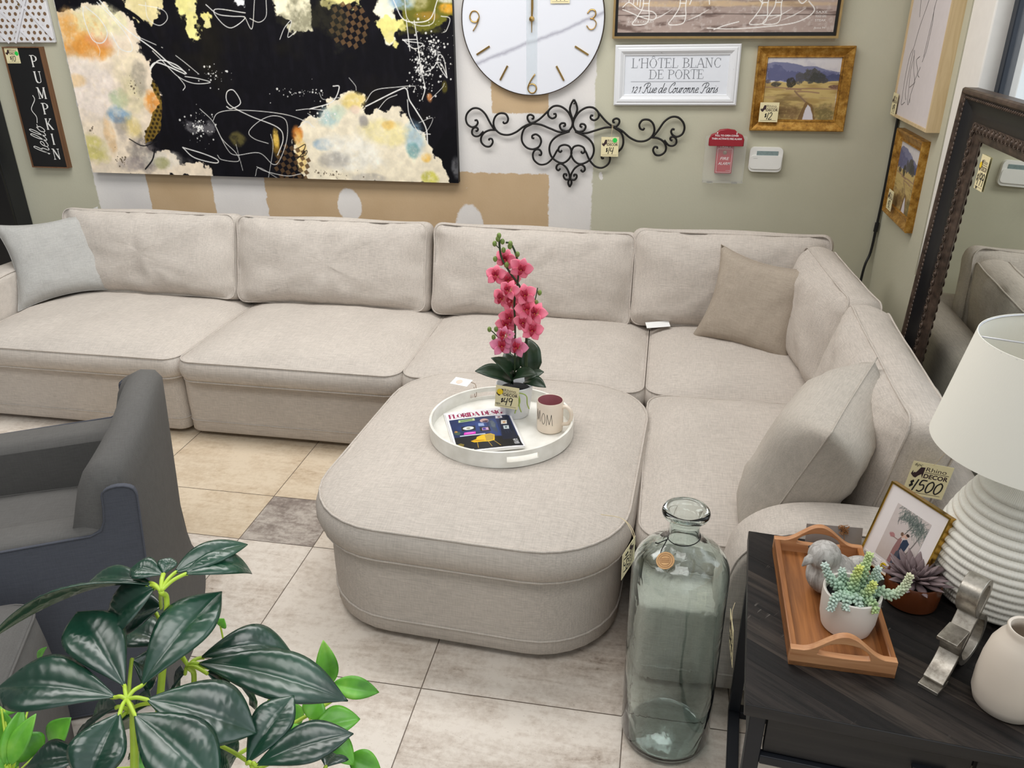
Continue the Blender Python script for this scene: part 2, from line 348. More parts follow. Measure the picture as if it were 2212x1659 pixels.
_SC = {
'u': ([[(0, .45), (.04, .5), (.05, .1), (.13, 0), (.27, .1), (.34, .5)], [(.34, .5), (.33, .1), (.40, 0), (.48, .08)]], .44), 'e': ([[(0, .22), (.22, .28), (.27, .43), (.16, .5), (.04, .32), (.06, .06), (.18, 0), (.34, .1)]], .34),
'd': ([[(.30, .42), (.15, .5), (0, .25), (.07, 0), (.22, .06), (.33, .42), (.38, 1)], [(.38, 1), (.33, .12), (.40, 0), (.48, .08)]], .50), 'o': ([[(.17, .5), (.02, .26), (.08, 0), (.22, .03), (.30, .28), (.2, .5), (.17, .42), (.40, .44)]], .40),
'r': ([[(.0, .4), (.06, .5), (.03, 0)], [(.03, .2), (.13, .45), (.27, .48)]], .30), 'n': ([[(0, .42), (.06, .5), (.04, 0)], [(.04, .2), (.18, .5), (.27, .42), (.25, .08), (.32, 0), (.42, .08)]], .44),
'a': ([[(.28, .42), (.15, .5), (0, .25), (.07, 0), (.2, .06), (.31, .46), (.28, .08), (.35, 0), (.43, .08)]], .44), 'i': ([[(0, .45), (.04, .5), (.02, .06), (.08, 0), (.16, .08)], [(.06, .68), (.065, .72)]], .18),
's': ([[(.0, .1), (.18, .52), (.14, .4), (.24, .15), (.14, 0), (.02, .04)]], .34), '.': ([[(0, 0), (.02, .04)]], .12), ',': ([[(.03, .06), (-.02, -.12)]], .12), ' ': ([], .22),
'R': ([[(.28, .96), (.14, .05), (-.02, 0), (-.08, .08)], [(-.12, .66), (0, .92), (.34, 1.02), (.54, .86), (.42, .58), (.20, .5), (.36, .42), (.48, .06), (.62, 0), (.74, .1)]], .66), 'P': ([[(.28, .96), (.14, .05), (-.02, 0), (-.08, .08)], [(-.12, .66), (0, .92), (.34, 1.02), (.54, .86), (.44, .58), (.20, .48)]], .52),
'C': ([[(.36, .72), (.46, .92), (.38, 1.05), (.16, .84), (.02, .4), (.10, .06), (.28, 0), (.48, .16)]], .46), '1': ([[(0, .46), (.12, .6), (.09, 0)]], .30), '2': ([[(.02, .48), (.12, .6), (.24, .5), (.16, .24), (0, 0), (.26, .02)]], .46),
'l': ([[(0, .06), (.20, .55), (.25, .95), (.16, 1.02), (.08, .6), (.10, .06), (.18, 0), (.28, .08)]], .28), 'h': ([[(0, .06), (.20, .6), (.25, .95), (.16, 1.02), (.08, .6), (.05, 0)], [(.05, .15), (.18, .5), (.28, .42), (.26, .08), (.34, 0), (.42, .08)]], .42),
'O': ([[(.16, .78), (.08, .5), (.16, .2), (.36, 0), (.56, .2), (.64, .5), (.56, .8), (.36, 1), (.16, .78)]], .74), 'M': ([[(0, 0), (.10, 1)], [(.10, 1), (.36, .1)], [(.36, .1), (.62, 1)], [(.62, 1), (.74, 0)]], .84)}
def script(g, s, x, y, h, width=None, m=None, w=.05, z=0., shear=.35):
    adv = sum(_SC[c][1] for c in s); sx = width / adv if width else h
    for ch in s:
        st, a = _SC[ch]
        for q in st:
            pts = smooth_path(q, 6) if len(q) > 2 else [Vector((*p, 0)) for p in q]
            g.ribbon([(x + (p[0] + shear * p[1]) * sx, y + p[1] * h) for p in pts], w * h, z, m)
        x += a * sx
    return g
_HW = {'$': ([[(.36, .78), (.2, .9), (.06, .74), (.34, .42), (.22, .2), (.02, .32)], [(.24, 1.05), (.16, .02)]], .46), '0': ([[(.3, .98), (.08, .7), (.08, .2), (.26, 0), (.48, .3), (.48, .75), (.3, .98)]], .6), '1': ([[(.18, 1.0), (.06, 0)]], .3),
'2': ([[(.04, .8), (.2, 1), (.4, .85), (.3, .45), (.02, .03), (.48, .06)]], .56), '4': ([[(.12, .95), (.04, .45), (.46, .48)], [(.44, 1.0), (.34, 0)]], .56), '5': ([[(.5, .98), (.16, .95), (.1, .56), (.36, .6), (.46, .3), (.3, .02), (.04, .08)]], .58),
'9': ([[(.44, .9), (.2, 1), (.06, .75), (.18, .52), (.42, .66), (.46, .92), (.42, .4), (.36, 0)]], .56), 'N': ([[(.02, 0), (.06, 1), (.4, 0), (.44, 1)]], .56), 'E': ([[(.4, 1), (.06, .95), (.04, 0), (.4, .04)], [(.05, .5), (.34, .52)]], .5), 'W': ([[(0, 1), (.12, 0), (.3, .7), (.46, 0), (.62, 1)]], .7)}
def hand(g, s, x, y, h, m=None, w=.11, z=0., shear=.1, sx=None):
    sx = sx or h
    for ch in s:
        st, a = _HW[ch]; k = .6 if ch == '$' else 1; up = .25 * h if ch == '$' else 0
        for q in st:
            pts = smooth_path(q, 6) if len(q) > 2 else [Vector((*p, 0)) for p in q]
            g.ribbon([(x + (p[0] + shear * p[1]) * sx * k, y + up + p[1] * h * k) for p in pts], w * h, z, m)
        x += a * sx * k
    return x
# ------------------------------------------------------------------ painted surfaces (colour laid on a fine mesh)
class Paint:
    def __init__(s, w, h, nx, ny, base, seed=1):
        s.w, s.h, s.nx, s.ny = w, h, nx, ny; s.a = np.empty((ny, nx, 3)); s.a[:] = base; s.rs = np.random.RandomState(seed)
        s.X, s.Y = np.meshgrid(np.linspace(0, w, nx), np.linspace(0, h, ny)); s.px = w / nx
    def vn(s, scale, oct=4, stretch=(1, 1)):
        out = np.zeros((s.ny, s.nx)); amp = 1; tot = 0
        for o in range(oct):
            k = scale * 2 ** o; gx = s.X * k * stretch[0]; gy = s.Y * k * stretch[1]
            L = s.rs.rand(int(gy.max()) + 3, int(gx.max()) + 3); ix = gx.astype(int); iy = gy.astype(int); fx = gx - ix; fy = gy - iy
            fx = fx * fx * (3 - 2 * fx); fy = fy * fy * (3 - 2 * fy)
            out += amp * ((L[iy, ix] * (1 - fx) + L[iy, ix + 1] * fx) * (1 - fy) + (L[iy + 1, ix] * (1 - fx) + L[iy + 1, ix + 1] * fx) * fy); tot += amp; amp *= .55
        return out / tot
    def put(s, mask, col): s.a += (np.asarray(col, float) - s.a) * np.clip(mask, 0, 1)[..., None]
    def sd_poly(s, pts):
        d = np.full(s.X.shape, 1e9); ins = np.zeros(s.X.shape, bool); n = len(pts)
        for i in range(n):
            (x0, y0), (x1, y1) = pts[i], pts[(i + 1) % n]; ex, ey = x1 - x0, y1 - y0; L = ex * ex + ey * ey + 1e-12
            t = np.clip(((s.X - x0) * ex + (s.Y - y0) * ey) / L, 0, 1); d = np.minimum(d, np.hypot(s.X - x0 - t * ex, s.Y - y0 - t * ey))
            c = ((y0 > s.Y) != (y1 > s.Y)); ins ^= c & (s.X < ex * (s.Y - y0) / (ey if abs(ey) > 1e-12 else 1e-12) + x0)
        return np.where(ins, -d, d)
    def poly(s, col, pts, nz=0., soft=None, scale=18, alpha=1.):
        d = s.sd_poly(pts)
        if nz: d = d + (s.vn(scale, 5) - .5) * nz * 2
        soft = soft or s.px; s.put(np.clip(.5 - d / soft, 0, 1) * alpha, col)
    def blob(s, col, c, rx, ry, alpha=.8, nz=.5, soft=.5, scale=14):
        q = np.hypot((s.X - c[0]) / rx, (s.Y - c[1]) / ry)
        if nz: q = q + (s.vn(scale, 5) - .5) * nz * 2; alpha = alpha * np.clip(.2 + 1.6 * s.vn(scale * 3.3, 3), 0, 1)
        s.put(np.clip((1 - q) / max(soft, .02) + .5, 0, 1) * alpha, col)
    def stroke(s, col, pts, w, alpha=1., smooth=True):
        if smooth and len(pts) > 2: pts = [(p[0], p[1]) for p in smooth_path(pts, 6)]
        d = np.full(s.X.shape, 1e9)
        for (x0, y0), (x1, y1) in zip(pts[:-1], pts[1:]):
            m = w * 2 + s.px * 3; i0 = max(0, int((min(x0, x1) - m) / s.w * s.nx)); i1 = min(s.nx, int((max(x0, x1) + m) / s.w * s.nx) + 2); j0 = max(0, int((min(y0, y1) - m) / s.h * s.ny)); j1 = min(s.ny, int((max(y0, y1) + m) / s.h * s.ny) + 2)
            if i0 >= i1 or j0 >= j1: continue
            X = s.X[j0:j1, i0:i1]; Y = s.Y[j0:j1, i0:i1]; ex, ey = x1 - x0, y1 - y0; t = np.clip(((X - x0) * ex + (Y - y0) * ey) / (ex * ex + ey * ey + 1e-12), 0, 1)
            d[j0:j1, i0:i1] = np.minimum(d[j0:j1, i0:i1], np.hypot(X - x0 - t * ex, Y - y0 - t * ey))
        s.put(np.clip((w / 2 - d) / s.px + .5, 0, 1) * alpha, col)
    def dots(s, col, c, rx, ry, n, r=.003, alpha=.9):
        for _ in range(n):
            a = s.rs.rand() * 2 * PI; q = abs(s.rs.randn()) * .55; x = c[0] + math.cos(a) * q * rx; y = c[1] + math.sin(a) * q * ry; rr = r * (.4 + s.rs.rand() ** 3 * 1.6)
            s.stroke(col, [(x, y), (x + 1e-4, y + 1e-4)], rr * 2, alpha, False)
    def build(s, name, mat, parent, m=None, back=.0):
        g = G(); nx, ny = s.nx, s.ny
        me = bpy.data.meshes.new(name); co = np.stack([s.X, s.Y, np.zeros_like(s.X)], -1).reshape(-1, 3)
        idx = np.arange(nx * ny).reshape(ny, nx); q = np.stack([idx[:-1, :-1], idx[:-1, 1:], idx[1:, 1:], idx[1:, :-1]], -1).reshape(-1, 4)
        me.vertices.add(len(co)); me.vertices.foreach_set('co', co.ravel()); me.loops.add(q.size); me.loops.foreach_set('vertex_index', q.ravel())
        me.polygons.add(len(q)); me.polygons.foreach_set('loop_start', np.arange(0, q.size, 4)); me.polygons.foreach_set('loop_total', np.full(len(q), 4)); me.update(calc_edges=True)
        c = np.clip(s.a, 0, 255) / 255; c = np.where(c <= .04045, c / 12.92, ((c + .055) / 1.055) ** 2.4)
        at = me.color_attributes.new('paint', 'FLOAT_COLOR', 'POINT'); at.data.foreach_set('color', np.concatenate([c.reshape(-1, 3), np.ones((nx * ny, 1))], 1).ravel())
        me.materials.append(mat); o = bpy.data.objects.new(name, me); COL.objects.link(o)
        if parent: o.parent = parent
        if m is not None: o.matrix_local = m
        return o
BACK = 4.25; SIDE = 1.08      # the two walls
def on_back(x, z, d=0.): return plane_m((x, BACK - d, z), (1, 0, 0), (0, 0, 1))
def on_side(y, z, d=0.): return plane_m((SIDE - d, y, z), (0, -1, 0), (0, 0, 1))
SCROLL=[[(-0.406,-0.162),(-0.428,-0.131),(-0.454,-0.088),(-0.486,-0.064),(-0.519,-0.064),(-0.546,-0.086),(-0.556,-0.114),(-0.548,-0.142),(-0.525,-0.156),(-0.505,-0.151),(-0.493,-0.135),(-0.498,-0.121),(-0.509,-0.123)],[(-0.504,-0.175),(-0.495,-0.173),(-0.492,-0.164),(-0.501,-0.157),(-0.514,-0.16),(-0.523,-0.173),(-0.522,-0.19),(-0.507,-0.201),(-0.486,-0.198),(-0.463,-0.175)],[(-0.396,-0.165),(-0.429,-0.167),(-0.459,-0.182),(-0.475,-0.207),(-0.472,-0.232),(-0.451,-0.249),(-0.427,-0.248),(-0.413,-0.228),(-0.418,-0.211),(-0.431,-0.211),(-0.433,-0.219)],[(-0.015,-0.15),(-0.063,-0.16),(-0.114,-0.145),(-0.166,-0.128),(-0.212,-0.126),(-0.251,-0.141),(-0.29,-0.17),(-0.33,-0.186),(-0.37,-0.183),(-0.399,-0.162),(-0.41,-0.131),(-0.401,-0.1),(-0.378,-0.082),(-0.348,-0.084),(-0.334,-0.105),(-0.339,-0.124),(-0.354,-0.13),(-0.36,-0.121)],[(-0.125,-0.057),(-0.173,-0.103),(-0.212,-0.122),(-0.231,-0.107),(-0.232,-0.089),(-0.218,-0.082),(-0.203,-0.089),(-0.203,-0.1),(-0.212,-0.101)],[(-0.018,-0.153),(-0.002,-0.125),(-0.006,-0.095),(-0.029,-0.059),(-0.065,-0.036),(-0.1,-0.036),(-0.125,-0.057),(-0.127,-0.081),(-0.108,-0.095),(-0.089,-0.087),(-0.09,-0.073),(-0.101,-0.074)],[(-0.027,-0.156),(-0.056,-0.148),(-0.066,-0.129),(-0.057,-0.117),(-0.041,-0.117),(-0.039,-0.128),(-0.049,-0.131)],[(-0.212,-0.128),(-0.244,-0.147),(-0.259,-0.179),(-0.258,-0.216),(-0.235,-0.244),(-0.202,-0.252),(-0.172,-0.24),(-0.159,-0.214),(-0.166,-0.19),(-0.186,-0.177),(-0.205,-0.184),(-0.205,-0.196),(-0.195,-0.197)],[(-0.169,-0.278),(-0.158,-0.279),(-0.156,-0.265),(-0.169,-0.252),(-0.189,-0.256),(-0.2,-0.278),(-0.192,-0.307),(-0.162,-0.327),(-0.126,-0.321),(-0.096,-0.292),(-0.077,-0.257),(-0.068,-0.244)],[(-0.014,-0.155),(-0.069,-0.176),(-0.104,-0.207),(-0.115,-0.245),(-0.103,-0.283),(-0.073,-0.307),(-0.04,-0.313),(-0.012,-0.293),(0.001,-0.262),(-0.01,-0.231),(-0.036,-0.222),(-0.061,-0.231),(-0.068,-0.25),(-0.057,-0.259),(-0.049,-0.25)],[(-0.001,-0.389),(-0.007,-0.363),(-0.024,-0.335),(-0.05,-0.318),(-0.07,-0.326),(-0.074,-0.343),(-0.063,-0.352),(-0.053,-0.342)],[(-0.001,-0.395),(-0.023,-0.396),(-0.034,-0.383),(-0.032,-0.37),(-0.02,-0.37),(-0.021,-0.38)],[(0.0,-0.101),(-0.018,-0.053),(-0.013,-0.023),(0.0,-0.0)],[(0.0,-0.383),(-0.009,-0.412),(0.0,-0.434)]]
SCROLL_O=(-0.47,1.377)
SCROLL_N=(1.0,0.003)
LEAVES=[((-0.759,0.773,0.86),(-0.97,0.772,0.84),0.11),((-0.759,0.795,0.86),(-0.902,0.892,0.9),0.1),((-0.734,0.801,0.86),(-0.684,0.97,0.91),0.1),((-0.71,0.777,0.86),(-0.551,0.796,0.8),0.115),((-0.711,0.748,0.86),(-0.559,0.697,0.8),0.11),((-0.734,0.746,0.86),(-0.731,0.651,0.82),0.09),((-0.716,0.913,0.8),(-0.454,0.915,0.76),0.1),((-0.718,0.926,0.8),(-0.592,1.001,0.76),0.085),((-0.8,0.961,0.78),(-0.925,0.997,0.76),0.08),((-0.74,0.908,0.78),(-0.783,0.929,0.68),0.09),((-0.669,0.92,0.78),(-0.671,0.964,0.66),0.09),((-0.728,0.946,0.96),(-0.664,1.034,0.9),0.06),((-0.746,0.947,0.96),(-0.672,1.05,0.95),0.055),((-0.763,0.938,0.96),(-0.824,0.943,0.96),0.05),((-0.762,0.94,0.96),(-0.765,0.969,0.97),0.035),((-0.775,0.921,0.95),(-1.04,0.845,0.86),0.09),((-0.779,0.927,0.95),(-0.932,0.963,0.9),0.05),((-0.766,0.918,0.95),(-0.859,0.893,0.86),0.09),((-0.79,0.949,0.88),(-0.876,0.948,0.82),0.09),((-0.804,0.951,0.86),(-0.806,1.006,0.8),0.08),((-0.561,0.773,0.76),(-0.526,0.875,0.8),0.075),((-0.546,0.772,0.76),(-0.413,0.837,0.78),0.075),((-0.813,0.738,0.76),(-0.906,0.722,0.74),0.07),((-0.793,0.805,0.8),(-0.881,0.83,0.7),0.09),((-0.741,0.822,0.8),(-0.835,0.864,0.68),0.09),((-0.644,0.815,0.74),(-0.639,0.832,0.66),0.07),((-0.74,0.809,0.74),(-0.798,0.819,0.68),0.06),((-0.831,0.9,0.8),(-0.812,0.923,0.74),0.09),((-0.691,0.896,0.8),(-0.671,0.921,0.75),0.06),((-0.6,0.935,0.72),(-0.585,0.996,0.66),0.05),((-0.466,0.833,0.7),(-0.466,0.874,0.68),0.06)]
GREEN=[((-0.598,1.133,0.55),(-0.603,1.143,0.66),0.045),((-0.593,1.138,0.55),(-0.5,1.151,0.53),0.045),((-0.598,1.051,0.52),(-0.518,1.087,0.52),0.065),((-0.612,1.048,0.52),(-0.654,1.009,0.5),0.05),((-0.617,1.07,0.52),(-0.603,1.099,0.55),0.05),((-0.592,1.057,0.5),(-0.515,1.029,0.46),0.055),((-0.536,1.054,0.45),(-0.471,1.053,0.43),0.05),((-0.68,1.119,0.5),(-0.659,1.104,0.46),0.03),((-0.868,1.203,0.6),(-0.858,1.207,0.62),0.03),((-0.746,1.155,0.6),(-0.704,1.168,0.58),0.04),((-0.616,1.044,0.5),(-0.579,1.068,0.49),0.05),((-0.761,1.138,0.5),(-0.731,1.144,0.5),0.03),((-1.109,0.847,0.55),(-1.11,0.917,0.62),0.04),((-1.1,0.849,0.55),(-1.074,0.909,0.62),0.04),((-1.133,0.907,0.55),(-1.105,0.914,0.5),0.06),((-1.104,0.942,0.5),(-1.055,0.959,0.56),0.05),((-1.157,1.023,0.62),(-1.115,1.011,0.68),0.02),((-1.176,0.94,0.6),(-1.152,0.937,0.58),0.04),((-1.127,0.882,0.5),(-1.185,0.904,0.5),0.06),((-0.914,0.92,0.5),(-0.882,0.946,0.5),0.07),((-1.052,0.953,0.5),(-1.014,0.956,0.5),0.03),((-1.163,0.92,0.6),(-1.163,0.892,0.5),0.04)]
HUBS=[(-0.74,0.772,0.86),(-0.729,0.905,0.8),(-0.747,0.906,0.955),(-0.553,0.773,0.76),(-0.787,0.818,0.78)]
GHUBS=[(-0.596,1.131,0.55),(-0.607,1.049,0.52),(-1.105,0.846,0.55)]
FLOWERS=[(-0.493,2.52,1.049),(-0.433,2.47,1.035),(-0.525,2.52,0.992),(-0.48,2.52,0.98),(-0.471,2.47,0.96),(-0.419,2.47,0.947),(-0.506,2.52,0.914),(-0.474,2.52,0.903),(-0.415,2.47,0.896),(-0.481,2.52,0.848),(-0.424,2.47,0.853),(-0.381,2.47,0.884),(-0.397,2.47,0.824),(-0.493,2.52,0.821),(-0.492,2.49,0.791),(-0.506,2.49,0.753),(-0.448,2.49,0.752)]
BUDS=[(-0.508,2.49,1.134),(-0.512,2.49,1.123),(-0.523,2.49,1.107),(-0.497,2.49,1.115),(-0.494,2.49,1.087),(-0.522,2.49,1.056),(-0.484,2.49,1.038),(-0.471,2.49,1.109),(-0.473,2.49,1.1),(-0.448,2.49,1.075),(-0.375,2.49,0.949),(-0.386,2.49,0.914),(-0.546,2.49,0.809),(-0.523,2.49,0.811),(-0.532,2.49,0.781),(-0.473,2.49,0.793)]
STEMS=[[(-0.42,2.5,0.639),(-0.419,2.5,0.828),(-0.425,2.5,0.89),(-0.438,2.5,0.954),(-0.474,2.5,1.008),(-0.5,2.5,1.052),(-0.508,2.5,1.087),(-0.51,2.5,1.134)],[(-0.462,2.5,0.636),(-0.459,2.5,0.821),(-0.461,2.5,0.906),(-0.447,2.5,1.0),(-0.45,2.5,1.05),(-0.46,2.5,1.085),(-0.473,2.5,1.107),(-0.488,2.5,1.11)],[(-0.476,2.5,0.721),(-0.483,2.5,0.751),(-0.513,2.5,0.773),(-0.536,2.5,0.796),(-0.549,2.5,0.805)],[(-0.483,2.5,0.751),(-0.476,2.5,0.781),(-0.475,2.5,0.789)],[(-0.4,2.5,0.886),(-0.389,2.5,0.929),(-0.383,2.5,0.962)],[(-0.508,2.5,1.087),(-0.525,2.5,1.104)],[(-0.425,2.5,0.639),(-0.422,2.5,0.764),(-0.418,2.5,0.828)]]
OLEAVES=[((-0.478,2.53,0.601),(-0.591,2.45,0.667),0.05),((-0.475,2.53,0.601),(-0.534,2.45,0.721),0.045),((-0.473,2.53,0.648),(-0.507,2.55,0.701),0.035),((-0.468,2.53,0.648),(-0.438,2.55,0.698),0.03),((-0.406,2.53,0.637),(-0.426,2.58,0.747),0.06),((-0.475,2.53,0.598),(-0.373,2.44,0.677),0.04),((-0.43,2.53,0.604),(-0.346,2.46,0.62),0.035),((-0.43,2.53,0.61),(-0.362,2.52,0.65),0.035)]
